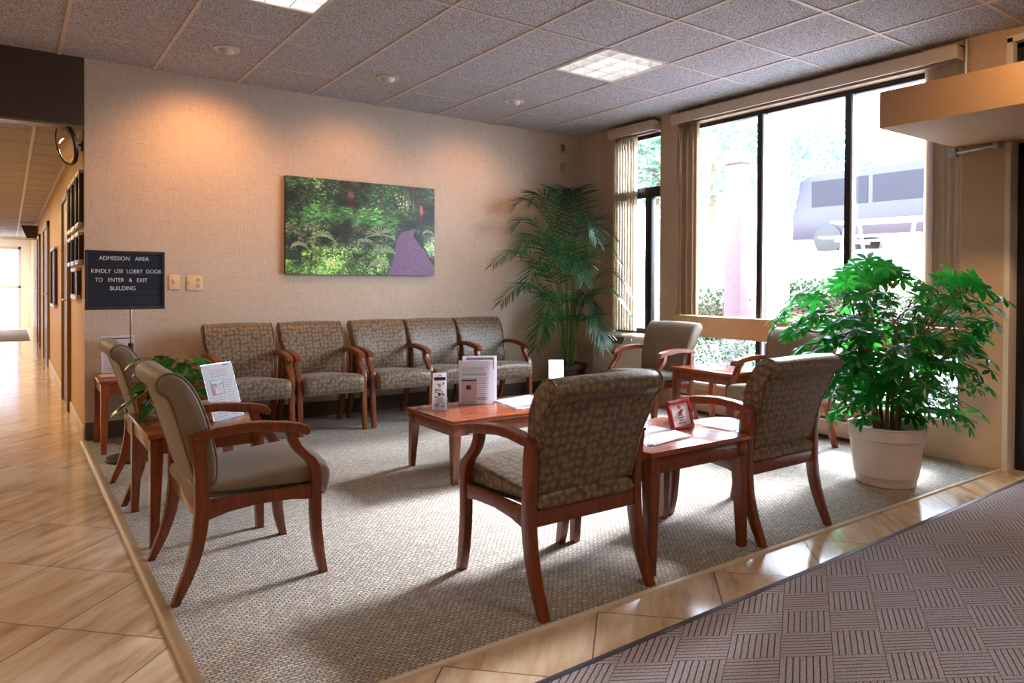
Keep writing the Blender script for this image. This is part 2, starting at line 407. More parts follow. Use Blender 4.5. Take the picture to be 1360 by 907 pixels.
def thing(name, label, cat, loc=(0, 0, 0), rotz=0, group=None):
    o = bpy.data.objects.new(name, None); COL.objects.link(o); o.empty_display_size = .1
    o.location = loc; o.rotation_euler = (0, 0, rotz); o['label'] = label; o['category'] = cat
    if group: o['group'] = group
    return o
def tag(o, label, cat, group=None):
    o['label'] = label; o['category'] = cat
    if group: o['group'] = group
    return o
def struct(name, bm, mat, **k):
    o = obj(name, bm, mat, **k)
    o['kind'] = 'structure'; return o
def dup(root, loc, rotz, label=None, group=None):
    r = root.copy(); COL.objects.link(r); r.location = loc; r.rotation_euler = (0, 0, rotz)
    if label: r['label'] = label
    if group: r['group'] = group
    for ch in list(root.children):
        c = ch.copy(); COL.objects.link(c); c.parent = r
        for g in ch.children:
            d = g.copy(); COL.objects.link(d); d.parent = c
    return r
# pixel -> point on the plane axis=val (used only to read positions off the photograph)
def at(u, v, ax, val):
    d = c_ + a_ * ((u - 680) / FPX) - b_ * ((v - CY) / FPX)
    t = (val - CAM[ax]) / d[ax]
    return CAM + d * t

H = 2.79; DB = 6.02; XL = .447; XW = 5.14
LX = -3.2; NY = -3.4; CE = 22.0

# ------------------------------------------------------------------ setting
bm = bmesh.new(); box(bm, LX - .2, NY - .2, -.12, XW + .25, CE + .3, 0)
struct('floor', bm, M['tile'], smooth=False)
bm = bmesh.new(); box(bm, XL, 1.89, 0, XW, DB, .008)
o = struct('floor_carpet', bm, M['carpet'], smooth=False)
bm = bmesh.new()
prism(bm, [(XL - .035, 0), (XL - .03, .006), (XL - .01, .013), (XL + .012, .012), (XL + .012, 0)], 1.87, DB, 0, axis='y')
struct('trim_1', bm, M['edge_strip'])
bm = bmesh.new()
prism(bm, [(1.878, 0), (1.880, .007), (1.886, .0105), (1.893, .0105), (1.893, 0)], XL - .03, XW, 0, axis='x')
struct('trim_2', bm, M['bound'])
# entrance mat with rubber edge
bm = bmesh.new()
def mat_y(x): return 1.625 + .0195 * (x - .5)
x0m, x1m = .45, 5.13
tb = bmesh.new()
q = [(x0m, -1.2), (x1m, -1.2), (x1m, mat_y(x1m) - .03), (x0m, mat_y(x0m) - .03)]
prism(bm, q, .0005, .011, 0, axis='z')
mo = obj('entrance_mat', bm, M['mat'], smooth=False)
tag(mo, 'large grey ribbed entrance mat on the tile floor in the right foreground', 'mat')
bm = bmesh.new()
n_ = 30
for k in range(n_):
    xa = lerp(x0m, x1m, k / n_); xb = lerp(x0m, x1m, (k + 1) / n_)
    ya = mat_y(xa); yb = mat_y(xb)
    vs = []
    for (xx, yy) in ((xa, ya), (xb, yb)):
        vs.append([bm.verts.new((xx, yy - .03, .0005)), bm.verts.new((xx, yy - .03, .0125)), bm.verts.new((xx, yy - .006, .009)), bm.verts.new((xx, yy + .008, .001))])
    for j in range(3): bm.faces.new((vs[0][j], vs[0][j + 1], vs[1][j + 1], vs[1][j]))
bmesh.ops.remove_doubles(bm, verts=bm.verts, dist=1e-5); bmesh.ops.recalc_face_normals(bm, faces=bm.faces)
obj('rubber_edge', bm, M['black_rubber'], mo)

# back wall block (between lobby and corridor side)
bm = bmesh.new(); box(bm, XL, DB, 0, XW + .25, DB + .3, H)
bw = struct('wall_back', bm, M['wallpaper'], smooth=False)
bm = bmesh.new(); box(bm, XL, DB - .012, .008, XW, DB, .135, .003)
struct('baseboard_back', bm, M['base_carpet'])
# corner bead at left end of back wall
bm = bmesh.new(); box(bm, XL - .002, DB - .003, 0, XL + .035, DB, H)
struct('trim_3', bm, M['wallpaper'], smooth=False)
# corridor wall
bm = bmesh.new(); box(bm, XL, DB + .3, 0, XL + .2, CE, 2.32)
box(bm, XL - .001, DB + .001, 0, XL + .03, DB + .31, 2.32)
struct('wall_corridor', bm, M['corr_paint'], smooth=False)
bm = bmesh.new(); box(bm, XL - .012, DB + .03, 0, XL - .001, 7.42, .1, .002); box(bm, XL - .012, 8.4, 0, XL - .001, 12.0, .1, .002)
struct('baseboard_corridor', bm, M['white_trim'])
# header over corridor
bm = bmesh.new(); box(bm, LX, DB, 2.29, XL - .002, DB + .12, H)
struct('wall_header', bm, M['brown_header'], smooth=False)
bm = bmesh.new(); box(bm, LX, DB - .004, 2.283, XL - .002, DB + .13, 2.297)
struct('trim_4', bm, M['door_wood'], smooth=False)
# corridor ceiling
bm = bmesh.new(); box(bm, LX, DB + .12, 2.30, XL + .01, CE, 2.4)
struct('ceiling_corridor', bm, M['ceiling'], smooth=False)
bm = bmesh.new()
for xx in (XL - .014, .150, -.46, -1.07, -1.68): box(bm, xx - .012, DB + .14, 2.292, xx + .012, CE, 2.30)
struct('trim_5', bm, M['tbar'], smooth=False)
bm = bmesh.new(); yy = 6.43
while yy < CE:
    box(bm, LX, yy - .004, 2.2975, XL, yy + .004, 2.30); yy += .61
struct('trim_10', bm, M['door_wood'], smooth=False)
# left lobby walls, rear wall
bm = bmesh.new(); box(bm, LX - .2, NY, 0, LX, CE, H)
struct('wall_left', bm, M['paint'], smooth=False)
bm = bmesh.new(); box(bm, LX - .2, NY - .2, 0, XW + .25, NY, H)
struct('wall_front', bm, M['paint'], smooth=False)
# corridor far end wall with glazed opening
bm = bmesh.new()
box(bm, LX, CE, 2.05, XL + .2, CE + .2, H); box(bm, .24, CE, 0, XL + .2, CE + .2, 2.05); box(bm, LX, CE, 0, -2.6, CE + .2, 2.05)
struct('wall_corridor_end', bm, plain('bright_white_paint', srgb(240, 238, 236), .5, var=.02), smooth=False)

# main ceiling
LIGHTS = [(3.34, 3.608), (.90, 3.608)]
bm = bmesh.new()
G0x, G0y, T = 3.34, 3.608, .61
def is_hole(cx, cy):
    return any(abs(cx - (lx + .305)) < .1 and abs(cy - (ly + .305)) < .1 for lx, ly in LIGHTS)
ix0 = -11; ix1 = 3; iy0 = -12; iy1 = 4
for i in range(ix0, ix1):
    for j in range(iy0, iy1):
        xa, xb = max(LX, G0x + i * T), min(XW + .2, G0x + (i + 1) * T); ya, yb = max(NY, G0y + j * T), min(DB + .2, G0y + (j + 1) * T)
        if xb - xa < .01 or yb - ya < .01: continue
        if is_hole(G0x + i * T + .305, G0y + j * T + .305): continue
        vs = [bm.verts.new(c) for c in ((xa, ya, H), (xa, yb, H), (xb, yb, H), (xb, ya, H))]; bm.faces.new(vs)
bmesh.ops.remove_doubles(bm, verts=bm.verts, dist=1e-4)
box(bm, LX - .2, NY - .2, H + .16, XW + .3, DB + .3, H + .3)
box(bm, LX - .2, NY - .2, H + .0005, LX, DB + .3, H + .2); box(bm, XW + .15, NY - .2, H + .0005, XW + .3, DB + .3, H + .2)
box(bm, LX - .2, NY - .2, H + .0005, XW + .2, NY, H + .2); box(bm, LX - .2, DB + .1, H + .0005, XW + .2, DB + .3, H + .2)
struct('ceiling', bm, M['ceiling'], smooth=False)
bm = bmesh.new()
for i in range(ix0, ix1 + 1):
    x = G0x + i * T
    if LX < x < XW: box(bm, x - .0115, NY, H - .006, x + .0115, DB, H + .0005)
for j in range(iy0, iy1 + 1):
    y = G0y + j * T
    w = .010 if j < 1 else .0035
    if NY < y < DB:
        if j >= 1: box(bm, LX, y - w, H - .003, XW, y + w, H + .0004)
        else: box(bm, LX, y - w, H - .0055, XW, y + w, H + .0004)
struct('trim_6', bm, M['tbar'], smooth=False)

# troffers
def troffer(x, y, label, st):
    t = thing('ceiling_light', label, 'light', (x + .305, y + .305, H), 0)
    w = .29
    bm = bmesh.new()
    box(bm, -w, -w, .125, w, w, .13)
    for s in (-1, 1):
        box(bm, s * w - .003, -w, 0, s * w + .003, w, .13); box(bm, -w, s * w - .003, 0, w, s * w + .003, .13)
    obj('housing', bm, M['louver'], t, smooth=False)
    bm = bmesh.new()
    for s in (-1, 1):
        box(bm, s * (w + .004) - .01, -w - .014, -.008, s * (w + .004) + .01, w + .014, .002); box(bm, -w - .014, s * (w + .004) - .01, -.008, w + .014, s * (w + .004) + .01, .002)
    obj('frame', bm, M['tbar'], t, smooth=False)
    bm = bmesh.new()
    n = 4
    for k in range(1, n):
        for ax in (0, 1):
            if ax == 1 and k == 4: continue
            c = -w + 2 * w * k / n
            prism(bm, [(c - .012, .075), (c - .004, .002), (c + .004, .002), (c + .012, .075)], -w, w, 0, axis='y' if ax == 0 else 'x')
    obj('louver_blade', bm, M['louver'], t, smooth=False)
    bm = bmesh.new()
    for k in range(n):
        c = -w + 2 * w * (k + .5) / n
        tube(bm, [(c, -w + .01, .1), (c, w - .01, .1)], .016, 10)
    obj('fluorescent_tube', bm, M['lampglow'], t)
    li = bpy.data.lights.new('troffer_light', 'AREA'); li.energy = st; li.size = .5; li.color = (1, .96, .92)
    lo = bpy.data.objects.new('lamp_light', li); COL.objects.link(lo); lo.location = (x + .305, y + .305, H + .118)
    return t
troffer(*LIGHTS[0], 'square ceiling light with white louver cells above the coffee table', 3)
troffer(*LIGHTS[1], 'square ceiling light cut by the top edge of the photo', 6)

# eyeball spots
for k, (x, y) in enumerate([(1.235, 5.2), (2.439, 5.165), (3.656, 5.155)]):
    lab = ['round eyeball downlight in the ceiling, leftmost of the three', 'round eyeball downlight in the ceiling, middle of the three', 'round eyeball downlight in the ceiling, nearest the window corner'][k]
    t = thing('eyeball_downlight', lab, 'light', (x, y, H), 0, 'wall washing downlights')
    bm = bmesh.new(); lathe(bm, [(.062, .0), (.085, -.001), (.09, -.004), (.088, -.008), (.06, -.01), (.055, .0)], 32)
    obj('trim_ring', bm, M['white_trim'], t)
    bm = bmesh.new(); lathe(bm, [(.0, -.02), (.04, -.02), (.045, -.028), (.052, -.02), (.056, .0), (.05, .03), (0, .03)], 28, M4=Matrix.Translation((0, 0, .0)) @ Matrix.Rotation(math.radians(28), 4, 'X'))
    obj('eyeball', bm, M['white_trim'], t)
    li = bpy.data.lights.new('spot', 'SPOT'); li.energy = (70, 40, 34)[k]; li.color = (1, .45, .17); li.spot_size = math.radians(104); li.spot_blend = 1; li.shadow_soft_size = .05
    lo = bpy.data.objects.new('lamp_spot', li); COL.objects.link(lo); lo.location = (x, y + .02, H - .09)
    d = Vector((0, .80, -.98 if k else -.92)); lo.rotation_euler = d.to_track_quat('-Z', 'Y').to_euler()

# ------------------------------------------------------------------ window wall
XO = XW + .22
def wbox(bm, y0, y1, z0, z1, x0=XW, x1=XO, r=0): box(bm, x0, y0, z0, x1, y1, z1, r)
bm = bmesh.new()
wbox(bm, 5.63, DB, 0, H)
struct('wall_right_corner', bm, M['wallpaper'], smooth=False)
bm = bmesh.new()
wbox(bm, 5.44, 5.63, 0, H, XW - .015)            # pilaster
wbox(bm, 4.78, 5.44, 0, .66); wbox(bm, 4.78, 5.44, 2.66, H)
wbox(bm, 4.57, 4.78, 0, H, XW - .02)
wbox(bm, 2.13, 4.57, 0, .27); wbox(bm, 2.13, 4.57, 2.66, H)
wbox(bm, 1.877, 2.13, 0, H, XW - .01, XO + .02)
wbox(bm, NY, 1.877, 2.08, 2.36)
wbox(bm, NY, .0, 0, H); wbox(bm, 0, 1.877, 2.72, H)
struct('wall_right', bm, M['paint'], smooth=False)
# white end face trim beside the door
bm = bmesh.new(); box(bm, XW - .012, 1.845, 0, XO, 1.877, 2.08, .003); box(bm, XW - .012, 1.84, 2.30, XO, 1.877, 2.73, .003); box(bm, XW - .012, 0, 2.70, XO, 1.877, 2.74)
struct('trim_7', bm, M['white_trim'])
# sill strip and rail across the big window
bm = bmesh.new(); box(bm, XW - .03, 2.13, .265, XO, 4.57, .285, .003)
struct('trim_8', bm, M['white_trim'])
bm = bmesh.new(); box(bm, XW - .055, 2.13, .70, XW + .13, 4.57, .885, .004)
struct('trim_9', bm, M['rail'])
# big window frame
XG = XW + .12
w2 = bpy.data.objects.new('window_2', None); COL.objects.link(w2); w2['kind'] = 'structure'; w2.location = (XG, 3.35, .28)
def wp(name, bm, mat, par, off): 
    bm.transform(Matrix.Translation((-off[0], -off[1], -off[2]))); return obj(name, bm, mat, par)
off2 = (XG, 3.35, .28)
bm = bmesh.new()
box(bm, XG - .03, 2.13, .285, XG + .03, 2.18, 2.66, .003); box(bm, XG - .03, 4.52, .285, XG + .03, 4.57, 2.66, .003)
box(bm, XG - .03, 2.13, 2.62, XG + .03, 4.57, 2.66, .003); box(bm, XG - .03, 2.13, .285, XG + .03, 4.57, .33, .003)
wp('window_frame', bm, M['black_metal'], w2, off2)
for (ya, yb) in ((3.715, 3.765), (2.935, 2.985)):
    bm = bmesh.new(); box(bm, XG - .045, ya, .33, XG + .03, yb, 2.62, .003); wp('mullion', bm, M['black_metal'], w2, off2)
    bm = bmesh.new(); box(bm, XG - .05, ya - .018, .33, XG - .02, ya - .001, 2.62, .002); wp('mullion', bm, M['alu'], w2, off2)
bm = bmesh.new(); box(bm, XG - .003, 2.15, .3, XG + .003, 4.55, 2.64); wp('pane', bm, M['glass'], w2, off2)
# small window
w1 = bpy.data.objects.new('window_1', None); COL.objects.link(w1); w1['kind'] = 'structure'; off1 = (XG - .04, 5.11, .66); w1.location = off1
bm = bmesh.new(); x = XG - .04
box(bm, x - .03, 4.78, .66, x + .03, 4.81, 2.66, .003); box(bm, x - .03, 5.41, .66, x + .03, 5.44, 2.66, .003)
box(bm, x - .03, 4.78, 2.62, x + .03, 5.44, 2.66); box(bm, x - .03, 4.78, .66, x + .03, 5.44, .73)
box(bm, x - .04, 4.78, 2.03, x + .035, 5.44, 2.135, .003)
wp('window_frame', bm, M['black_metal'], w1, off1)
bm = bmesh.new(); box(bm, x - .045, 4.985, .72, x + .02, 5.03, 2.04, .003); box(bm, x - .04, 4.95, .72, x + .02, 4.983, 2.04, .003)
wp('sash', bm, M['black_metal'], w1, off1)
bm = bmesh.new(); box(bm, x - .003, 4.8, .7, x + .003, 5.42, 2.64); wp('pane', bm, M['glass'], w1, off1)

# valances (blind head boxes)
def valance(y0, y1, label, z0, z1):
    t = thing('blind_valance', label, 'blind', (XW - .06, (y0 + y1) / 2, z0))
    bm = bmesh.new(); c = (y0 + y1) / 2
    box(bm, -.05, y0 - c, 0, -.035, y1 - c, z1 - z0, .002); box(bm, -.035, y0 - c, z1 - z0 - .01, .055, y1 - c, z1 - z0)
    box(bm, -.035, y0 - c, 0, .055, y0 - c + .008, z1 - z0); box(bm, -.035, y1 - c - .008, 0, .055, y1 - c, z1 - z0)
    obj('head_box', bm, M['blind'], t)
    bm = bmesh.new(); box(bm, -.015, y0 - c + .02, .015, .025, y1 - c - .02, .045); obj('track', bm, M['black_metal'], t)
    return t
valance(4.79, 5.43, 'tan valance above the narrow corner window', 2.655, 2.75)
big_val = valance(2.12, 4.57, 'long tan valance across the top of the large window', 2.655, 2.745)
# vertical blind stacks
def vane_stack(y0, y1, z0, z1, n, mat, label, x=XW - .02, depth=.085, wav=.0):
    t = thing('vertical_blind', label, 'blind', (x, (y0 + y1) / 2, z0)); c = (y0 + y1) / 2
    for k in range(n):
        yy = lerp(y0, y1, (k + .5) / n) - c
        bm = bmesh.new()
        ang = (math.radians(62) if mat is M['blind'] else 1.05) + (random.uniform(-.28, .28) if mat is M['blind'] else random.uniform(-.1, .1))
        seg = 6; pts = []
        for j in range(seg + 1):
            s = (j / seg - .5) * depth
            pts.append((s * math.cos(ang), yy + s * math.sin(ang) + .006 * math.cos(PI * (j / seg - .5) * 1.0) * 1.2 + (y1 - y0) / n * .35 * (j / seg)))
        prev = None
        for z in (0, (z1 - z0)):
            row = [bm.verts.new((px_, py_, z)) for px_, py_ in pts]
            if prev:
                for j in range(seg): bm.faces.new((prev[j], prev[j + 1], row[j + 1], row[j]))
            prev = row
        bmesh.ops.solidify(bm, geom=bm.faces[:], thickness=.0015)
        obj('vane', bm, mat, t)
    return t
vane_stack(4.34, 4.545, .89, 2.66, 9, M['blind'], 'stack of tan vertical blind vanes at the left of the large window', XW + .015)
vane_stack(2.14, 2.36, .89, 2.66, 11, M['blind'], 'stack of tan vertical blind vanes at the right of the large window', XW + .03)
vane_stack(5.11, 5.425, .70, 2.66, 8, M['curtain'], 'cream vertical blind hanging in the narrow corner window', XW + .005, .075)
# blind cord
bm = bmesh.new()
tube(bm, bez([(XW - .03, 4.55, 2.64), (XW - .035, 4.50, 2.4), (XW - .03, 4.53, 2.15), (XW - .03, 4.555, 2.1)], 14), .003, 6)
tube(bm, [(XW - .03, 4.555, 2.1), (XW - .03, 4.555, .95)], .003, 6)
bm.transform(Matrix.Translation(-Vector(big_val.location))); obj('pull_cord', bm, M['white_trim'], big_val)

# entry door (dark) and transom
d1 = bpy.data.objects.new('door_1', None); COL.objects.link(d1); d1['kind'] = 'structure'; d1.location = (XW + .1, .9, 0)
bm = bmesh.new()
box(bm, 0, .86, 0, .07, .945, 2.08, .004); box(bm, 0, -.02, 0, .07, .04, 2.08, .004); box(bm, 0, -.9, 0, .07, -.83, 2.08, .004); box(bm, 0, -.9, 2.0, .07, .945, 2.08, .004)
obj('door_frame', bm, M['black_metal'], d1)
bm = bmesh.new(); box(bm, .02, .05, .02, .05, .85, 2.0); box(bm, .02, -.82, .02, .05, -.03, 2.0); obj('door_panel', bm, M['black_plastic'], d1)  # solid panels coloured near-black in place of door glass that looks dark
bm = bmesh.new(); tube(bm, [(.0, .79, .7), (-.05, .79, .72), (-.05, .79, 1.35), (.0, .79, 1.37)], .012, 10); box(bm, -.01, .765, .0, .01, .78, 2.0); obj('handle', bm, M['black_metal'], d1)
wt = bpy.data.objects.new('window_3', None); COL.objects.link(wt); wt['kind'] = 'structure'; wt.location = (XW + .05, 0, 2.36)
bm = bmesh.new(); box(bm, 0, 0, 0, .05, 1.845, .04); box(bm, 0, 0, .31, .05, 1.845, .345); box(bm, 0, 1.79, 0, .05, 1.845, .345); box(bm, 0, .9, 0, .05, .95, .345); obj('window_frame', bm, M['black_metal'], wt)
bm = bmesh.new(); box(bm, .02, 0, .02, .03, 1.8, .33); obj('pane', bm, M['carglass'], wt)
bm = bmesh.new(); tube(bm, [(-.02, 1.74, .03), (-.02, 1.74, .24)], .008, 8); tube(bm, [(-.02, 1.69, .03), (-.02, 1.69, .24)], .008, 8); obj('frame_rod', bm, M['alu'], wt)

# soffit canopy over the entrance
bm = bmesh.new(); box(bm, 4.14, NY, 2.083, XW - .001, 2.16, 2.297, .004)
struct('ceiling_soffit', bm, M['orange_stucco'])
# conduit
bm = bmesh.new()
tube(bm, [(XW - .03, 2.10, 2.78), (XW - .03, 2.10, 2.30)], .012, 8)
tube(bm, bez([(XW - .05, 2.16, 2.045), (XW - .05, 2.05, 2.05), (XW - .04, 1.93, 2.06), (XW - .03, 1.90, 2.07)], 10), .013, 8)
box(bm, XW - .075, 2.14, 2.02, XW - .022, 2.19, 2.075, .006)
lathe(bm, [(0, -.022), (.022, -.02), (.026, 0), (.022, .02), (0, .022)], 14, (XW - .035, 1.915, 2.063))
tag(obj('electrical_conduit', bm, M['alu']), 'grey metal conduit fixed to the pillar above and below the soffit', 'pipe')

# baseboard heater
t = thing('baseboard_heater', 'low enamel baseboard heater along the bottom of the window wall', 'heater', (XW - .04, 3.6, .008))
bm = bmesh.new(); prism(bm, [(-.045, .03), (-.055, .05), (-.055, .14), (-.04, .15), (-.04, .03)], -.95, .94, 0, axis='y'); 
prism(bm, [(-.03, .17), (.038, .185), (.038, .175), (-.03, .163)], -.95, .94, 0, axis='y'); box(bm, -.05, .94, .0, .038, .965, .185, .004); box(bm, -.05, -.975, .0, .038, -.95, .185, .004)
obj('cover', bm, M['heater'], t)
bm = bmesh.new(); box(bm, -.03, -.95, .0, .038, .94, .165); obj('fin_core', bm, M['ac_dark'], t)

# air conditioner
t = thing('air_conditioner', 'almond through-wall air conditioner under the narrow corner window', 'air conditioner', (XW - .11, 5.06, .22), 0)
hw = .345
prof = [(.0, .0), (-.16, .0), (-.19, .03), (-.205, .12), (-.205, .33), (-.195, .38), (-.155, .445), (-.13, .46), (.09, .465), (.09, 0)]
bm = bmesh.new(); prism(bm, prof, -hw, hw, .012, axis='y'); obj('casing', bm, M['ac'], t)
bm = bmesh.new()
for k in range(11): box(bm, -.2065, .04, .05 + k * .024, -.203, .31, .0545 + k * .024)
obj('intake_grille', bm, M['ac_dark'], t)
bm = bmesh.new()
for k in range(6):
    s = k / 6; x_ = lerp(-.196, -.16, s); z_ = lerp(.375, .44, s)
    box(bm, x_ - .006, -.07, z_, x_ + .006, .31, z_ + .006)
obj('outlet_grille', bm, M['ac_dark'], t)
bm = bmesh.new(); prism(bm, [(-.203, .372), (-.163, .442), (-.158, .438), (-.198, .368)], -.30, -.10, .002, axis='y'); lathe(bm, [(0, .012), (.022, .012), (.025, 0)], 16, M4=Matrix.Translation((-.182, -.16, .408)) @ Matrix.Rotation(math.radians(-60), 4, 'Y')); obj('control_panel', bm, M['white_trim'], t)

# ------------------------------------------------------------------ chairs
REAR_LEG = [(0, 0), (.018, .05), (.041, .109), (.058, .17), (.07, .229), (.079, .32), (.079, .448), (.07, .54), (.063, .588), (.113, .588), (.119, .548), (.126, .42), (.129, .312), (.121, .25), (.109, .189), (.09, .13), (.07, .082), (.045, .035), (.027, 0)]
FRONT_LEG = [(.546, 0), (.531, .05), (.520, .10), (.510, .18), (.506, .25), (.506, .30), (.511, .363), (.508, .41), (.497, .44), (.478, .465), (.452, .49), (.432, .515), (.418, .545), (.409, .582), (.449, .58), (.455, .55), (.472, .518), (.495, .492), (.525, .465), (.541, .438), (.549, .40), (.550, .328), (.549, .235), (.552, .18), (.558, .128), (.566, .06), (.576, 0)]
ARM = [(.062, .588), (.062, .600), (.085, .612), (.153, .627), (.246, .634), (.332, .629), (.42, .618), (.465, .608), (.492, .596), (.503, .580), (.498, .564), (.484, .560), (.468, .569), (.44, .577), (.398, .582), (.278, .597), (.204, .597), (.123, .588)]
RAIL = [(.12, .362), (.51, .362), (.51, .302), (.43, .314), (.31, .318), (.20, .308), (.12, .288)]
BACK = [(.095, .408), (.145, .403), (.165, .42), (.166, .50), (.150, .58), (.118, .68), (.082, .765), (.05, .81), (.018, .832), (-.015, .835), (-.042, .818), (-.05, .79), (-.038, .765), (-.014, .748), (.0, .722), (.03, .63), (.062, .52), (.085, .44)]
SEATP = [(.080, .350), (.074, .388), (.09, .405), (.2, .41), (.38, .425), (.52, .438), (.575, .436), (.603, .415), (.61, .38), (.603, .33), (.585, .302), (.56, .300), (.553, .33), (.55, .352)]
def off_s(p): return [(s - .28, z) for s, z in p]
def loft(bm, prof, w, taper=None, crown=0, bow=0, rnd=.03, nst=9):
    # extrude profile across width with rounded ends; taper(z)->half width factor
    pr = chaikin(prof, 1)
    cs = sum(p[0] for p in pr) / len(pr); cz = sum(p[1] for p in pr) / len(pr)
    ts = [-1, -.985, -.95, -.88, -.7, -.4, 0, .4, .7, .88, .95, .985, 1]
    rings = []
    for t in ts:
        e = max(0, (abs(t) - .88) / .12); ins = rnd * (1 - math.sqrt(max(0, 1 - e * e)))
        ring = []
        for i, (s, z) in enumerate(pr):
            # inward normal
            p0 = pr[i - 1]; p1 = pr[(i + 1) % len(pr)]
            tx, tz = p1[0] - p0[0], p1[1] - p0[1]; L = math.hypot(tx, tz) or 1
            nx, nz = tz / L, -tx / L
            if (cs - s) * nx + (cz - z) * nz < 0: pass
            area_sign = SIGN
            s2 = s + area_sign * nx * ins; z2 = z + area_sign * nz * ins
            hw_ = (taper(z) if taper else w / 2)
            up = 1 if z > cz else 0
            f_ = 1 - t * t
            z2 += crown * f_ * max(0, min(1, (z - cz) / .04 + .5))
            s2 += bow * f_
            ring.append(bm.verts.new((t * hw_, s2 - .28, z2)))
        rings.append(ring)
    n = len(pr)
    for a, b in zip(rings, rings[1:]):
        for i in range(n): bm.faces.new((a[i], a[(i + 1) % n], b[(i + 1) % n], b[i]))
    bm.faces.new(rings[0]); bm.faces.new(rings[-1][::-1])
    bmesh.ops.recalc_face_normals(bm, faces=bm.faces)
def signed(pr): return sum(pr[i][0] * pr[(i + 1) % len(pr)][1] - pr[(i + 1) % len(pr)][0] * pr[i][1] for i in range(len(pr)))
SIGN = 1
CW = .555
def seat_unit(t, fab, cx, w_seat, w_lo, w_hi):
    global SIGN
    mt = Matrix.Translation((cx, 0, 0))
    bm = bmesh.new(); SIGN = -1 if signed(SEATP) > 0 else 1; loft(bm, SEATP, w_seat, None, .022, 0, .018); bm.transform(mt); obj('seat', bm, fab, t, uv=True, angle=50)
    bm = bmesh.new(); SIGN = -1 if signed(BACK) > 0 else 1
    tp = lambda z: lerp(w_lo, w_hi, max(0, min(1, (z - .58) / .12))) / 2
    loft(bm, BACK, w_hi, tp, .008, -.012, .014); bm.transform(mt)
    b = obj('backrest', bm, fab, t, uv=True, angle=50)
    for s in (-1, 1):
        bm = bmesh.new(); pts = [(s * tp(z) * .955, ss - .28 - .0, z) for ss, z in chaikin(BACK, 1)]
        pts = [(s * (tp(p[2]) - .010), p[1] - .012 * .05, p[2]) for p in pts]
        pts.append(pts[0]); tube(bm, pts, .0035, 6, cap=False); bm.transform(mt)
        obj('piping', bm, fab, b, uv=True)
def side_frame(t, cx, wm, lw=.038, arm=.05):
    mt = Matrix.Translation((cx, 0, 0))
    for P, nm, w_ in ((REAR_LEG, 'leg', lw), (FRONT_LEG, 'leg', lw), (ARM, 'armrest', arm), (RAIL, 'side_rail', lw * .7)):
        bm = bmesh.new(); prism(bm, off_s(P), -w_ / 2, w_ / 2, .0045, axis='x'); bm.transform(mt); obj(nm, bm, wm, t, angle=40)
def make_chair(label, group, fab, wm, loc, rot):
    t = thing('armchair', label, 'chair', loc, rot, group)
    h = CW / 2 - .019
    side_frame(t, -h, wm); side_frame(t, h, wm)
    bm = bmesh.new(); box(bm, -h + .019, .085 - .28, .298, h - .019, .112 - .28, .358, .004); obj('rear_rail', bm, wm, t)
    bm = bmesh.new(); box(bm, -h + .019, .515 - .28, .305, h - .019, .54 - .28, .36, .004); obj('front_rail', bm, wm, t)
    seat_unit(t, fab, 0, 2 * h - .038 - .004, 2 * h - .042, .532)
    return t
CZ = .008
# facing +Y : rotz 0; loc = centre with s offset .28
def facing(x, y, d):  # x,y = rear foot line centre; d heading angle
    return (x - .28 * math.sin(d) * 1.0, y + .28 * math.cos(d), CZ)
gp = 'patterned armchairs of the waiting area'; gt = 'plain taupe armchairs of the waiting area'
A = make_chair('patterned armchair with its back to us, left of the front end table', gp, M['pattern'], M['wood'], facing(1.757, 1.905, 0), 0)
dup(A, facing(2.982, 1.905, 0), 0, 'patterned armchair with its back to us, right of the front end table')
dup(A, facing(1.468, 5.83, PI), PI, 'patterned armchair against the back wall, leftmost of the row')
dup(A, facing(2.045, 5.83, PI), PI, 'patterned armchair against the back wall, second from the left of the row')
hX = -PI / 2
Bc = make_chair('plain taupe armchair in the left foreground, seen from its side', gt, M['taupe'], M['wood'], facing(.467, 3.022, hX), hX)
dup(Bc, facing(.467, 4.41, hX), hX, 'plain taupe armchair between the pothos table and the letter-board sign')
dup(Bc, facing(4.76, 4.255, PI / 2), PI / 2 + .02, 'plain taupe armchair in front of the air conditioner')
dup(Bc, facing(4.845, 3.07, PI / 2), PI / 2, 'plain taupe armchair by the window, half hidden behind the umbrella plant')
# three seat bench
bx0, bx1 = 2.362, 3.968
t = thing('three_seat_bench', 'patterned three-seat bench with shared wooden arms along the back wall', 'bench', facing((bx0 + bx1) / 2, 5.83, PI), PI)
Wb = bx1 - bx0 - .038
for k in range(4): side_frame(t, -Wb / 2 + Wb * k / 3, M['wood'])
bm = bmesh.new(); box(bm, -Wb / 2 + .019, .085 - .28, .298, Wb / 2 - .019, .112 - .28, .358, .004); obj('rear_rail', bm, M['wood'], t)
bm = bmesh.new(); box(bm, -Wb / 2 + .019, .515 - .28, .305, Wb / 2 - .019, .54 - .28, .36, .004); obj('front_rail', bm, M['wood'], t)
for k in range(3):
    cx = -Wb / 2 + Wb * (k + .5) / 3; seat_unit(t, M['pattern'], cx, Wb / 3 - .044, Wb / 3 - .044, Wb / 3 - .012)

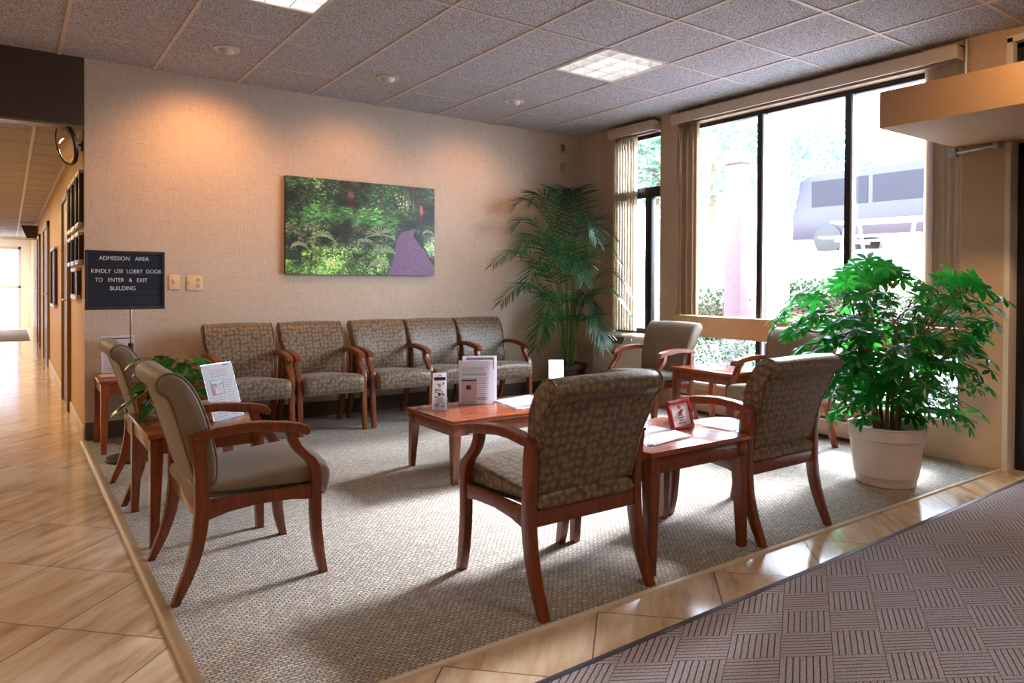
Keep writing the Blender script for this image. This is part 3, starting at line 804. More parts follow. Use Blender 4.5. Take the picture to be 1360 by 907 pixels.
# ------------------------------------------------------------------ tables
def table(name, label, cat, x0, y0, x1, y1, h, wm, top, group=None, apron=.07):
    cx, cy = (x0 + x1) / 2, (y0 + y1) / 2
    t = thing(name, label, cat, (cx, cy, CZ), 0, group)
    X, Y = (x1 - x0) / 2, (y1 - y0) / 2; h -= CZ
    bm = bmesh.new(); box(bm, -X, -Y, h - .022, X, Y, h, .004); obj('tabletop', bm, top, t)
    i = .010
    for sx in (-1, 1):
        for sy in (-1, 1):
            ox, oy = sx * (X - i), sy * (Y - i)
            def rc(w): return (min(ox, ox - sx * w), min(oy, oy - sy * w), max(ox, ox - sx * w), max(oy, oy - sy * w))
            bm = bmesh.new(); frustum(bm, rc(.032), 0, rc(.052), h - .022 - apron, .003); 
            box(bm, rc(.052)[0], rc(.052)[1], h - .022 - apron, rc(.052)[2], rc(.052)[3], h - .0225, .002)
            obj('leg', bm, wm, t)
    bm = bmesh.new(); j = i + .006
    for s in (-1, 1):
        box(bm, -X + .06, s * (Y - j) - (.02 if s > 0 else 0), h - .022 - apron, X - .06, s * (Y - j) + (.02 if s < 0 else 0), h - .0225, .001)
        box(bm, s * (X - j) - (.02 if s > 0 else 0), -Y + .06, h - .022 - apron, s * (X - j) + (.02 if s < 0 else 0), Y - .06, h - .0225, .001)
    obj('apron', bm, wm, t)
    return t
ge = 'cherry end tables'
table('end_table', 'cherry end table between the two front patterned chairs, holding the red frame', 'table', 2.055, 1.955, 2.683, 2.47, .505, M['wood'], M['tabletop'], ge)
table('end_table', 'cherry end table with the potted pothos between the two taupe chairs', 'table', .487, 3.405, .992, 4.04, .505, M['wood'], M['tabletop'], ge)
table('end_table', 'cherry end table in the left corner against the back wall', 'table', .487, 5.445, 1.08, 5.955, .505, M['corner_wood'], M['tabletop'], ge)
table('end_table', 'cherry end table by the window between two taupe chairs', 'table', 4.385, 3.372, 4.90, 3.965, .505, M['wood'], M['tabletop'], ge)
table('coffee_table', 'long low cherry coffee table in the middle of the carpet', 'table', 2.065, 3.50, 3.33, 4.08, .378, M['wood'], M['tabletop'])

# ------------------------------------------------------------------ picture on back wall
px0, px1, pz0, pz1 = 1.893, 3.315, 1.242, 2.07
def paint_canvas(W, Hh):
    rng = np.random.default_rng(3)
    yy, xx = np.mgrid[0:Hh, 0:W]; u = xx / W; v = 1 - yy / Hh   # v up
    img = np.zeros((Hh, W, 3)); 
    base = np.array([18, 34, 20]); img[:] = base
    img += (rng.random((Hh, W, 1)) * 18)
    def pathmask(u, v):
        top = .53
        c = .80 - .05 * np.clip((v - .3) / .25, 0, 1)
        L = np.where(v < .5, .66 + .30 * v * .55, .82); 
        L = np.interp(v, [0, .2, .4, .48, .52], [.655, .70, .72, .75, .82]); R = np.interp(v, [0, .12, .3, .45, .52], [1.02, .995, .91, .84, .86])
        return (u > L) & (u < R) & (v < top)
    def dab(n, ur, vr, cols, ln, wd, angr):
        for _ in range(n):
            cu, cv = rng.uniform(*ur), rng.uniform(*vr); a = rng.uniform(*angr); l = rng.uniform(*ln); w = rng.uniform(*wd)
            c = np.array(cols[rng.integers(len(cols))], float) * rng.uniform(.75, 1.15)
            X, Y = int(cu * W), int((1 - cv) * Hh); r = int(l) + 2
            x0, x1, y0, y1 = max(0, X - r), min(W, X + r), max(0, Y - r), min(Hh, Y + r)
            if x1 <= x0 or y1 <= y0: continue
            gx = xx[y0:y1, x0:x1] - X; gy = yy[y0:y1, x0:x1] - Y
            s = gx * math.cos(a) + gy * math.sin(a); q_ = -gx * math.sin(a) + gy * math.cos(a)
            mk = (s / l) ** 2 + (q_ / w) ** 2 < 1
            img[y0:y1, x0:x1][mk] = c
    dab(2600, (0, 1), (.45, 1), [(26, 52, 32), (40, 74, 42), (18, 38, 26), (50, 88, 52), (34, 44, 34)], (2, 7), (1, 2.5), (-.8, .8))
    dab(70, (.70, .82), (.68, .92), [(120, 150, 100), (160, 170, 130), (80, 110, 70)], (1, 3), (1, 2), (0, 3))
    dab(260, (.0, .5), (.6, 1), [(74, 112, 64), (58, 96, 58), (96, 128, 84)], (2, 6), (1, 2), (-.5, .5))
    for (tu, w_, v0, v1, col) in ((.405, 8, .62, 1.0, (122, 78, 56)), (.90, 5, .58, .8, (160, 92, 90)), (.34, 2, .7, 1, (60, 50, 40)), (.62, 3, .7, 1, (48, 46, 38)), (.78, 3, .66, 1, (56, 54, 44)), (.70, 2, .66, 1, (40, 40, 34)), (.84, 3, .7, 1, (84, 68, 56))):
        mk = (abs(xx - tu * W - (v - .8) * 10 - np.sin(v * 20) * 1.2) < w_ * (1.2 - .3 * v)) & (v > v0) & (v < v1); img[mk] = np.array(col) * (.65 + .6 * rng.random((mk.sum(), 1)))
    dab(1100, (.1, .75), (.45, .72), [(46, 92, 44), (74, 116, 58), (34, 70, 40), (60, 104, 60)], (3, 9), (1, 2.5), (-.6, .6))
    dab(1300, (0, .72), (.25, .52), [(58, 98, 50), (84, 124, 70), (38, 72, 40), (112, 112, 92), (92, 70, 74), (40, 56, 40)], (2, 7), (1, 2.5), (-1.3, 1.3))
    dab(900, (0, .45), (0, .14), [(84, 130, 56), (112, 158, 76), (60, 100, 48)], (2, 6), (1.5, 3.2), (-1.6, 1.6)); dab(1100, (.1, .66), (0, .28), [(84, 130, 56), (112, 158, 76), (60, 100, 48), (134, 176, 100), (50, 84, 44), (96, 120, 80)], (2, 6), (1.5, 3.2), (-1.6, 1.6))
    pm = pathmask(u, v + .01 * np.sin(u * 40)); img[pm] = np.array([96, 72, 104]) + rng.normal(0, 10, (pm.sum(), 1))
    fl = pm & (rng.random((Hh, W)) < .003); img[fl] = (200, 180, 190)
    for _ in range(900):
        vv = rng.uniform(.08, .56); R = min(1.0, np.interp(vv, [0, .12, .3, .45, .53], [1.0, 1.0, .94, .865, .86]))
        dab(1, (R, 1.01), (vv, vv + .01), [(170, 110, 120)] if rng.random() < .04 else [(64, 112, 66), (98, 140, 90), (48, 84, 56), (124, 156, 116)], (2, 6), (1, 2.5), (-1.4, 1.4))
    lf = np.array([[mnoise.noise(Vector((x * .05, y * .07, 1.3))) + .6 * mnoise.noise(Vector((x * .13, y * .16, 4.1))) for x in range(0, W // 4 + 1)] for y in range(0, Hh // 4 + 1)])
    lf = np.kron(lf, np.ones((4, 4)))[:Hh, :W]; pmf = pathmask(u, v)
    img *= np.where(pmf, 1, np.clip(1 + 1.1 * lf, .35, 1.5))[..., None]
    # ferns
    for cu, cv, R_ in ((.22, .40, 34), (.60, .44, 44), (.63, .26, 38), (.08, .30, 24), (.5, .36, 26), (.60, .12, 34), (.95, .5, 20)):
        for k in range(26):
            a = rng.uniform(0, PI); 
            for s in np.linspace(0, 1, 26):
                X = int(cu * W + math.cos(a) * R_ * s); Y = int((1 - cv) * Hh - math.sin(a) * R_ * s * .8 + 10 * s * s)
                if 0 <= X < W - 2 and 0 <= Y < Hh - 2: img[Y:Y + 2, X:X + 2] = np.array([118, 146, 104]) * rng.uniform(.55, 1.2)
    return np.clip(img, 0, 255) / 255
t = thing('canvas_picture', 'large unframed canvas print of a purple path through green woodland', 'picture', ((px0 + px1) / 2, DB, pz0))
W_, H_ = 460, 270
img = np.clip(paint_canvas(W_, H_) * 1.22, 0, 1)
lin = np.where(img <= .04045, img / 12.92, ((img + .055) / 1.055) ** 2.4)
wx, hz = (px1 - px0) / 2, pz1 - pz0
xs = np.linspace(-wx, wx, W_ + 1); zs = np.linspace(hz, 0, H_ + 1)
gv = np.stack([np.tile(xs, H_ + 1), np.full((W_ + 1) * (H_ + 1), -.0405), np.repeat(zs, W_ + 1)], 1)
I, J = np.meshgrid(np.arange(W_), np.arange(H_)); q0 = (J * (W_ + 1) + I).ravel()
fc = np.stack([q0, q0 + (W_ + 1), q0 + (W_ + 2), q0 + 1], 1)
me = bpy.data.meshes.new('print'); me.from_pydata(gv.tolist(), [], fc.tolist())
at_ = me.attributes.new('tint', 'FLOAT_COLOR', 'FACE'); cc = np.concatenate([lin.reshape(-1, 3), np.ones((W_ * H_, 1))], 1); at_.data.foreach_set('color', cc.ravel())
mt, nt, p, o_ = newmat('woodland_print'); an = N(nt, 'ShaderNodeAttribute'); an.attribute_name = 'tint'
nt.links.new(an.outputs['Color'], p.inputs['Base Color']); p.inputs['Roughness'].default_value = .45
me.materials.append(mt); po = bpy.data.objects.new('print', me); COL.objects.link(po); po.parent = t
bm = bmesh.new(); box(bm, -wx, -.04, 0, wx, -.002, hz, .002); obj('canvas_edge', bm, M['black_plastic'], t)

# wall plates
def plate(x, z, w, h, mat, label, kind):
    t = thing('light_switch' if kind == 's' else ('wall_outlet' if kind == 'o' else 'wall_control'), label, 'switch' if kind == 's' else ('outlet' if kind == 'o' else 'control'), (x, DB, z))
    bm = bmesh.new(); box(bm, -w / 2, -.008, -h / 2, w / 2, -.0002, h / 2, .002); obj('cover_plate', bm, mat, t)
    if kind == 's':
        bm = bmesh.new(); box(bm, -.005, -.02, -.012, .005, -.008, .012, .002); obj('toggle', bm, mat, t)
    elif kind == 'o':
        bm = bmesh.new(); box(bm, -.04, -.018, -.01, -.028, -.008, .014, .002); obj('toggle', bm, mat, t)
        for zz in (-.022, .022):
            bm = bmesh.new(); lathe(bm, [(0, .003), (.016, .003), (.017, 0)], 20, M4=Matrix.Translation((.025, -.008, zz)) @ Matrix.Rotation(PI / 2, 4, 'X')); obj('receptacle', bm, M['paint'], t)
    else:
        for zz in (-.02, .02):
            bm = bmesh.new(); box(bm, -.012, -.016, zz - .012, .012, -.008, zz + .012, .002); obj('button', bm, M['black_plastic'] if z > 2.6 else M['grey_plate'], t)
plate(1.043, 1.168, .075, .115, M['plate'], 'ivory toggle light switch plate on the back wall, left of the double outlet', 's')
plate(1.19, 1.163, .115, .115, M['plate'], 'wide ivory plate with outlet and toggle on the back wall', 'o')
plate(4.917, 2.645, .06, .10, M['grey_plate'], 'small grey wall control with dark buttons high in the corner, upper one', 'c')
plate(4.917, 2.43, .06, .11, M['grey_plate'], 'small grey wall control high in the corner, lower one', 'c')

# ------------------------------------------------------------------ letter board sign
def text_bm(s, size, depth=.002, spacing=1.0):
    cu = bpy.data.curves.new('txt', 'FONT'); cu.body = s; cu.size = size; cu.extrude = depth; cu.align_x = 'CENTER'; cu.space_character = spacing; cu.offset = 0
    ob = bpy.data.objects.new('txt', cu); COL.objects.link(ob)
    dg = bpy.context.evaluated_depsgraph_get(); me = bpy.data.meshes.new_from_object(ob.evaluated_get(dg))
    bpy.data.objects.remove(ob); bm = bmesh.new(); bm.from_mesh(me); bpy.data.meshes.remove(me)
    bm.transform(Matrix.Rotation(PI / 2, 4, 'X'))  # upright facing -Y
    return bm
sp = at(175, 611, 2, 0)
SX, SY = sp.x - .005, sp.y
t = thing('letter_board_sign', 'black letter board reading ADMISSION AREA on a chrome pole stand', 'sign', (SX, SY, CZ), math.radians(0))
bm = bmesh.new(); lathe(bm, [(0, 0), (.145, 0), (.15, .008), (.14, .02), (.05, .034), (.02, .045), (.0, .045)], 40); obj('base', bm, M['black_plastic'], t)
bm = bmesh.new(); tube(bm, [(0, 0, .03), (0, 0, .72)], .0125, 14); tube(bm, [(0, 0, .70), (0, 0, 1.02)], .008, 12); obj('pole', bm, M['chrome'], t)
bm = bmesh.new(); tube(bm, [(0, 0, .68), (0, 0, .76)], .018, 14); obj('collar', bm, M['black_plastic'], t)
BL = at(112, 330, 1, SY - .02); BR = at(219, 338, 1, SY - .02); BB = at(165, 411, 1, SY - .02)
bw_, bz0, bz1 = (BR.x - BL.x), BB.z - CZ, (BL.z + BR.z) / 2 - CZ + .004
bcx = (BL.x + BR.x) / 2 - SX
rotb = Matrix.Translation((bcx, -.02, 0)) @ Matrix.Rotation(math.radians(3), 4, 'Z')
bm = bmesh.new(); w = bw_ / 2
for (x0, z0, x1, z1) in ((-w, bz0, w, bz0 + .016), (-w, bz1 - .016, w, bz1), (-w, bz0, -w + .016, bz1), (w - .016, bz0, w, bz1)): box(bm, x0, -.012, z0, x1, .012, z1, .003)
bm.transform(rotb); obj('board_frame', bm, plain('dark_anodised_frame', srgb(70, 62, 62), .35, metal=.4), t)
bm = bmesh.new(); box(bm, -w + .014, -.002, bz0 + .014, w - .014, .010, bz1 - .014)
nl = 24
for k in range(nl):
    z = lerp(bz0 + .02, bz1 - .02, k / (nl - 1)); prism(bm, [(-.0055, z + .0028), (-.002, z + .0055), (-.002, z - .0055), (-.0055, z - .0028)], -w + .015, w - .015, 0, axis='x')
bm.transform(rotb); pnl = obj('letter_panel', bm, plain('navy_black_felt', srgb(34, 38, 52), .7), t, smooth=False)
rows = [('ADMISSION   AREA', (131, 198), 343), ('KINDLY  USE  LOBBY  DOOR', (121, 215), 360), ('TO   ENTER   &   EXIT', (126, 196), 371.5), ('BUILDING', (146, 180), 382.5)]
bh = bz1 - bz0
for s_, (ua, ub), vc in rows:
    P = at(ua, vc, 1, SY - .028); Q = at(ub, vc + .5, 1, SY - .028)
    wid = Q.x - P.x
    b2 = text_bm(s_, .032)
    xs_ = [v.co.x for v in b2.verts]; zs_ = [v.co.z for v in b2.verts]
    cxm = (min(xs_) + max(xs_)) / 2; f = wid / (max(xs_) - min(xs_)); hh = max(zs_) - min(zs_); fz = .026 / hh
    b2.transform(Matrix.Diagonal((f, 1, fz, 1)) @ Matrix.Translation((-cxm, 0, -min(zs_))))
    b2.transform(Matrix.Translation(((P.x + Q.x) / 2 - SX - bcx, -.0065, (P.z + Q.z) / 2 - CZ - .013)))
    b2.transform(rotb); obj('lettering', b2, M['letter_white'], pnl, smooth=False)

# ------------------------------------------------------------------ convex mirror
mp_ = at(88.5, 191, 1, 6.16)
t = thing('convex_mirror', 'round convex security mirror with black rim at the corridor corner', 'mirror', mp_, 0)
Rm = Matrix.Rotation(math.radians(-38), 4, 'Z') @ Matrix.Rotation(math.radians(82), 4, 'X') @ Matrix.Identity(4)
nrm = Vector((-.92, -.28, -.21)).normalized(); Rm = nrm.to_track_quat('Z', 'Y').to_matrix().to_4x4()
r = .148
bm = bmesh.new(); lathe(bm, [(r * .98, 0)] + [(r * .98 * math.cos(a), .035 * math.sin(a)) for a in [k * PI / 2 / 10 for k in range(1, 10)]] + [(0, .035)], 40, M4=Rm); obj('mirror_face', bm, M['mirror'], t)
bm = bmesh.new(); lathe(bm, [(r - .006, .012), (r + .002, .016), (r + .009, .010), (r + .010, 0), (r + .006, -.014), (r - .004, -.016), (0, -.018), ], 40, M4=Rm); obj('rim', bm, M['black_plastic'], t)
bm = bmesh.new(); bk = -nrm * .02
wx_ = XL - .004 - mp_.x
tube(bm, [bk, (bk[0] + .08, bk[1] + .02, bk[2]), (wx_, .05, .0)], .008, 8); box(bm, wx_ - .006, .02, -.035, wx_ + .001, .08, .035, .002); obj('bracket', bm, M['black_metal'], t)

# corridor frames, doors etc.
def cframe(y0, y1, z0, z1, label, corner=False, grp=None):
    t = thing('picture_frame', label, 'frame', (XL - .002, (y0 + y1) / 2, z0), 0, grp); w = (y1 - y0) / 2; h = z1 - z0
    bm = bmesh.new()
    for (a, b, c, d) in ((-w, 0, w, .025), (-w, h - .025, w, h), (-w, 0, -w + .025, h), (w - .025, 0, w, h)): box(bm, -.03, a, b, -.001, c, d, .003)
    obj('frame', bm, M['frame_dark'], t)
    bm = bmesh.new(); box(bm, -.012, -w + .02, .02, -.002, w - .02, h - .02); obj('glazed_picture', bm, M['carglass'], t)
    if corner:
        bm = bmesh.new(); box(bm, -.034, -w - .002, -.004, -.004, w + .002, .03, .002); obj('edge_strip', bm, M['silver'], t)
        bm = bmesh.new(); box(bm, -.034, -w - .002, h - .02, -.004, w + .002, h + .004, .002); obj('edge_strip', bm, M['silver'], t)
gf = 'framed pictures on the corridor wall'
cframe(6.10, 6.42, 1.575, 1.985, 'tall dark frame in the top row on the corridor wall, nearest us', True, gf)
cframe(6.52, 6.88, 1.575, 1.985, 'tall dark frame in the middle of the corridor wall top row', True, gf)
cframe(6.97, 7.30, 1.575, 1.985, 'tall dark frame in the corridor wall top row, farthest from us', True, gf)
cframe(6.10, 6.42, 1.30, 1.53, 'small dark frame in the second row on the corridor wall, nearest us', True, gf)
cframe(6.52, 6.88, 1.30, 1.53, 'small dark frame in the middle of the corridor wall second row', True, gf)
cframe(6.97, 7.30, 1.30, 1.53, 'small dark frame in the corridor wall second row, farthest from us', True, gf)
cframe(6.30, 6.90, 1.035, 1.27, 'single dark frame lowest on the corridor wall', True, gf)
cframe(9.60, 10.58, .87, 1.56, 'large frame with white ends between the corridor doors', True, gf)
def cdoor(n, y0, y1, h):
    d = bpy.data.objects.new('door_%d' % n, None); COL.objects.link(d); d['kind'] = 'structure'; d.location = (XL, (y0 + y1) / 2, 0); w = (y1 - y0) / 2
    bm = bmesh.new(); box(bm, -.03, -w, 0, -.001, -w + .09, h, .003); box(bm, -.03, w - .09, 0, -.001, w, h, .003); box(bm, -.03, -w, h - .07, -.001, w, h, .003); obj('door_frame', bm, M['door_wood'], d)
    bm = bmesh.new(); box(bm, -.01, -w + .09, 0, -.001, w - .09, h - .07); obj('door_panel', bm, M['door_wood'], d)
    bm = bmesh.new(); tube(bm, [(-.01, -w + .15, 1.0), (-.05, -w + .15, 1.0), (-.05, -w + .25, 1.0)], .009, 8); obj('door_handle', bm, M['silver'], d)
cdoor(2, 7.45, 8.40, 2.0); cdoor(3, 11.6, 13.2, 2.0); cdoor(4, 15.0, 16.2, 2.0)
t = thing('door_closer_box', 'dark brown box mounted high at the far end of the corridor wall', 'box', (XL - .129, 16.6, 2.0), 0)
bm = bmesh.new(); frustum(bm, (-.05, -.1, .13, .1), 0, (-.14, -.12, .13, .12), .24, .004); obj('housing', bm, M['frame_dark'], t)
bm = bmesh.new(); box(bm, -.42, -.02, -.03, .12, .02, -.01, .002); obj('arm_bar', bm, M['silver'], t)
# corridor end glazing + mat
wf = bpy.data.objects.new('window_4', None); COL.objects.link(wf); wf['kind'] = 'structure'; wf.location = (0, CE + .05, 0)
bm = bmesh.new(); box(bm, -.02, -.03, 0, .06, .03, 2.05) if False else None
box(bm, .18, -.03, 0, .24, .03, 2.05); box(bm, -2.6, -.03, 1.98, .24, .03, 2.05); box(bm, -2.6, -.03, 1.0, .24, .02, 1.05); box(bm, -.8, -.03, 0, -.75, .03, 2.05); obj('window_frame', bm, M['white_trim'], wf)
bm = bmesh.new(); box(bm, -2.6, -.003, 0, .2, .003, 2.0); obj('pane', bm, M['glass'], wf)
bm = bmesh.new(); box(bm, -2.0, 17.0, .0005, .33, 20.8, .012, .003)
tag(obj('corridor_mat', bm, plain('brown_doormat', srgb(120, 104, 88), .9, nscale=50)), 'brown floor mat at the far bright end of the corridor', 'mat')
bm = bmesh.new(); box(bm, -9, 27, -.2, 6, 27.4, 3.2); tag(obj('stone_wall', bm, M['stone'], smooth=False), 'pale stone wall outside the far end of the corridor', 'wall')
bm = bmesh.new(); box(bm, -9, CE + .25, -.3, 6, 27, -.05)
o = struct('ground_corridor_end', bm, M['asphalt'], smooth=False)

# ------------------------------------------------------------------ plants
def leaf_mesh(bm, base, dirv, up, L, W, droop=.3, seg=4, fold=.15, shape=None):
    d = dirv.normalized(); side = d.cross(up); side = side.normalized() if side.length > 1e-4 else d.orthogonal().normalized(); n = side.cross(d)
    prev = None; p = Vector(base); cur = d.copy()
    for k in range(seg + 1):
        s = k / seg
        w = W * (shape(s) if shape else math.sin(PI * min(1, s * .93 + .07)) ** .8 if 0 < s < 1 else 0.02)
        if s in (0, 1): w = W * .04
        c = p; e = n * (fold * w)
        row = [bm.verts.new(c - side * w + e), bm.verts.new(c), bm.verts.new(c + side * w + e)]
        if prev:
            bm.faces.new((prev[0], prev[1], row[1], row[0])); bm.faces.new((prev[1], prev[2], row[2], row[1]))
        prev = row
        cur = (cur - Vector((0, 0, 1)) * droop / seg).normalized(); p = p + cur * (L / seg)
        side = cur.cross(n); side = side.normalized() if side.length > 1e-4 else side
# umbrella plant
PC = Vector((4.22, 2.14, CZ))
t = thing('umbrella_plant', 'big bushy umbrella plant in a beige plastic pot by the window', 'potted plant', PC)
bm = bmesh.new()
lathe(bm, [(0, 0), (.15, 0), (.158, .006), (.166, .055), (.168, .058), (.172, .058), (.198, .27), (.200, .272), (.207, .274), (.207, .335), (.213, .342), (.211, .348), (.203, .345), (.2, .30), (.0, .30)], 48)
obj('pot', bm, M['pot'], t)
bm = bmesh.new(); lathe(bm, [(.2, .295), (.1, .308), (0, .312)], 32); obj('soil', bm, M['soil'], t)
bl = bmesh.new(); bs = bmesh.new()
rnd = random.Random(11)
lat = Vector((.817, -.577, 0)); dep = Vector((.577, .817, 0))
stems = []
for k in range(7):
    a = 2 * PI * k / 7; base = Vector((.06 * math.cos(a), .06 * math.sin(a), .3)); top = Vector((.2 * math.cos(a + .3), .2 * math.sin(a + .3), rnd.uniform(.8, 1.1)))
    pts = bez([base, base + Vector((.02 * math.cos(a), .02 * math.sin(a), .3)), top], 8); tube(bs, pts, [lerp(.014, .006, i / 8) for i in range(9)], 7); stems.append(pts)
# crown envelope seen in the photo, as (lateral, height) outline samples: pixel -> metres
obov = lambda q_: max(.06, math.sin(PI * q_ ** 1.25) ** .75) if 0 < q_ < 1 else .04
blobs = [(-.02, .86, .42, .30, 52), (-.30, 1.02, .30, .20, 32), (-.52, .93, .16, .14, 14), (-.10, 1.16, .22, .18, 24), (-.13, 1.22, .13, .08, 9), (.30, .98, .24, .26, 30), (.33, 1.15, .17, .10, 16), (.50, 1.12, .12, .12, 10), (.42, .70, .17, .22, 20), (.46, .42, .11, .12, 8), (-.28, .62, .22, .18, 18), (.1, .58, .28, .2, 22), (-.22, .38, .1, .06, 4), (.22,.44,.14,.08,7), (-.36, .74, .2, .14, 14), (.05, .74, .34, .2, 24), (.46, .9, .14, .16, 10)]
for (cl, cz, rl, rz, n) in blobs:
    for _ in range(int(n * 1.12)):
        while True:
            q = Vector((rnd.uniform(-1, 1), rnd.uniform(-1, 1), rnd.uniform(-1, 1)))
            if q.length <= 1: break
        dd = q.y * min(.42, rl + .14)
        P = lat * (cl + q.x * rl) + dep * dd + Vector((0, 0, cz + q.z * rz))
        if P.z < .34 and P.xy.length < .28: continue
        out = Vector((P.x, P.y, (P.z - .75) * .6)); out = out.normalized() if out.length > .01 else Vector((0, 0, 1))
        hi = max(0, min(1, (P.z - 1.0) / .2)); nrm_ = (Vector((0, 0, 1)) * (.8 - .45 * hi) + out * .6 - dep * (.75 * hi) + Vector((rnd.uniform(-.3, .3), rnd.uniform(-.3, .3), 0))).normalized()
        # petiole from closest stem point
        sp_ = min((s[rnd.randint(3, 8)] for s in stems), key=lambda w_: (w_ - P).length)
        tube(bs, bez([sp_, sp_.lerp(P, .5) + Vector((0, 0, .04)), P], 4), .0022, 4, cap=False)
        nl_ = rnd.choice((7, 8, 8, 9)); ph = rnd.uniform(0, 6.28); t1 = nrm_.orthogonal().normalized(); t2 = nrm_.cross(t1)
        Lf = rnd.uniform(.078, .108)
        for j in range(nl_):
            a = ph + 2 * PI * j / nl_; dr = (t1 * math.cos(a) + t2 * math.sin(a)) + nrm_ * rnd.uniform(-.4, .05) * (1 - .6 * hi)
            leaf_mesh(bl, P, dr, nrm_, Lf * rnd.uniform(.8, 1.1), Lf * .155, rnd.uniform(.1, .5) * (1 - .6 * hi), 5, .22, shape=obov)
obj('foliage', bl, M['schefflera'], t, angle=80); obj('branches', bs, M['bark'], t)

# palm
QC = Vector((4.66, 5.60, CZ))
t = thing('potted_palm', 'tall green palm in a dark brown pot in the back corner', 'potted plant', QC)
bm = bmesh.new(); lathe(bm, [(0, 0), (.13, 0), (.14, .01), (.165, .15), (.18, .28), (.185, .30), (.197, .305), (.2, .33), (.196, .355), (.18, .355), (.17, .32), (0, .32)], 44); obj('pot', bm, M['brownpot'], t)
bm = bmesh.new(); lathe(bm, [(.178, .325), (.1, .345), (0, .35)], 30); obj('soil', bm, M['soil'], t)
rnd = random.Random(5)
def palm_tip(u, v, y): 
    p = at(u, v, 1, y); return p - QC
tips = [(657, 350, 5.5, 1.55), (666, 402, 5.4, 1.25), (682, 302, 5.7, 1.85), (684, 274, 5.8, 2.05), (742, 268, 5.9, 2.2), (783, 292, 5.5, 2.1), (792, 318, 5.2, 1.95),
        (818, 318, 5.3, 1.8), (822, 345, 5.15, 1.65), (848, 392, 5.1, 1.45), (838, 418, 5.0, 1.25), (712, 462, 5.2, .95),
        (724, 430, 5.7, 1.05), (802, 460, 5.05, .95), (700, 378, 5.15, 1.5), (722, 425, 5.05, 1.2), (742, 350, 5.0, 1.75), (706, 268, 5.7, 2.1), (762, 262, 5.85, 2.2), (690, 335, 5.25, 1.75), (775, 372, 5.05, 1.6), (792, 425, 5.3, 1.15)]
for (u, v, y, apx) in tips:
    tip = palm_tip(u, v, y)
    tip.z = min(tip.z, 2.3)
    if QC.x + tip.x > 5.05: tip.x = 5.05 - QC.x
    b0 = Vector((rnd.uniform(-.05, .05), rnd.uniform(-.05, .05), .34))
    hz_ = max(tip.z + .06, min(apx, tip.z + .38))
    c1 = Vector((b0.x + tip.x * .12, b0.y + tip.y * .12, lerp(.34, hz_, .75))); c2 = Vector((tip.x * .55, tip.y * .55, hz_ + .16))
    pts = bez([b0, c1, c2, tip], 22)
    fr = bmesh.new(); tube(fr, pts, [lerp(.007, .0015, i / 22) for i in range(23)], 6, mi=1)
    n0 = 9
    for k in range(n0, 23):
        for sub in (0, .5):
            if k + sub > 22: continue
            i0 = int(k); P = pts[i0].lerp(pts[min(22, i0 + 1)], sub); tg = (pts[min(22, i0 + 1)] - pts[max(0, i0 - 1)]).normalized()
            s = (k + sub - n0) / (22 - n0); L = .27 * (math.sin(PI * (.18 + .72 * s)) ** .8) + .03
            sd = tg.cross(Vector((0, 0, 1))); sd = sd.normalized() if sd.length > .05 else Vector((1, 0, 0)); up_ = sd.cross(tg)
            for sg in (-1, 1):
                dr = tg * (.55 + .5 * s) + sd * sg * .8 + up_ * .18 + Vector((rnd.uniform(-.08, .08), rnd.uniform(-.08, .08), rnd.uniform(-.08, .08)))
                LL = L
                end = QC + P + dr.normalized() * L
                if end.y > 5.98 or end.x > 5.07: LL = L * .35
                leaf_mesh(fr, P, dr, up_, LL * rnd.uniform(.85, 1.1), .0105, .6, 4, .3, shape=lambda q_: 1 - .75 * q_)
    for f in fr.faces:
        for w_ in f.verts:
            if QC.y + w_.co.y > 6.005: w_.co.y = 6.005 - QC.y
    obj('frond', fr, [M['palm'], M['stem']], t, angle=80)

# pothos on left end table
TP = Vector((.66, 3.83, .5055))
t = thing('potted_pothos', 'trailing pothos in a small dark pot with white saucer on the left end table', 'potted plant', TP)
bm = bmesh.new(); lathe(bm, [(0, 0), (.06, 0), (.1, .012), (.098, .016), (.06, .008), (0, .008)], 36); obj('saucer', bm, M['paper'], t)
bm = bmesh.new(); lathe(bm, [(0, .008), (.05, .008), (.072, .12), (.076, .125), (.072, .13), (.065, .11), (0, .11)], 32); obj('pot', bm, M['black_plastic'], t)
bl = bmesh.new(); bs = bmesh.new(); rnd = random.Random(21)
def heart(s): return .95 * (math.sin(PI * (s ** .65)) ** .75 if 0 < s < 1 else .05)
def pothos_leaf(P, dr, up, L): leaf_mesh(bl, P, dr, up, L, L * .36, .5, 6, .18, shape=heart)
for k in range(64):
    a = rnd.uniform(0, 2 * PI); R = rnd.uniform(.03, .17); z = rnd.uniform(.13, .30)
    P = Vector((R * math.cos(a), R * math.sin(a), z)); tube(bs, bez([(0, 0, .11), (P.x * .4, P.y * .4, z + .03), P], 6), .002, 5, cap=False)
    pothos_leaf(P, Vector((math.cos(a), math.sin(a), rnd.uniform(-.6, .3))), Vector((0, 0, 1)), rnd.uniform(.07, .11))
for tgt in [(-.11, .05, .07), (-.19, .10, .05), (-.22, .0, .06), (.20, .08, .20), (-.13, -.08, .05), (.26, .12, .08)]:
    T_ = Vector(tgt); pts = bez([(0, 0, .12), (T_.x * .5, T_.y * .5, .2), T_], 10); tube(bs, pts, .002, 5, cap=False)
    for k in (5, 7, 9, 10):
        pothos_leaf(pts[k], Vector((T_.x + rnd.uniform(-.1, .1), T_.y + rnd.uniform(-.1, .1), -.15)), Vector((0, 0, 1)), rnd.uniform(.06, .09))
obj('foliage', bl, M['pothos'], t, angle=80); obj('vines', bs, M['stem'], t)

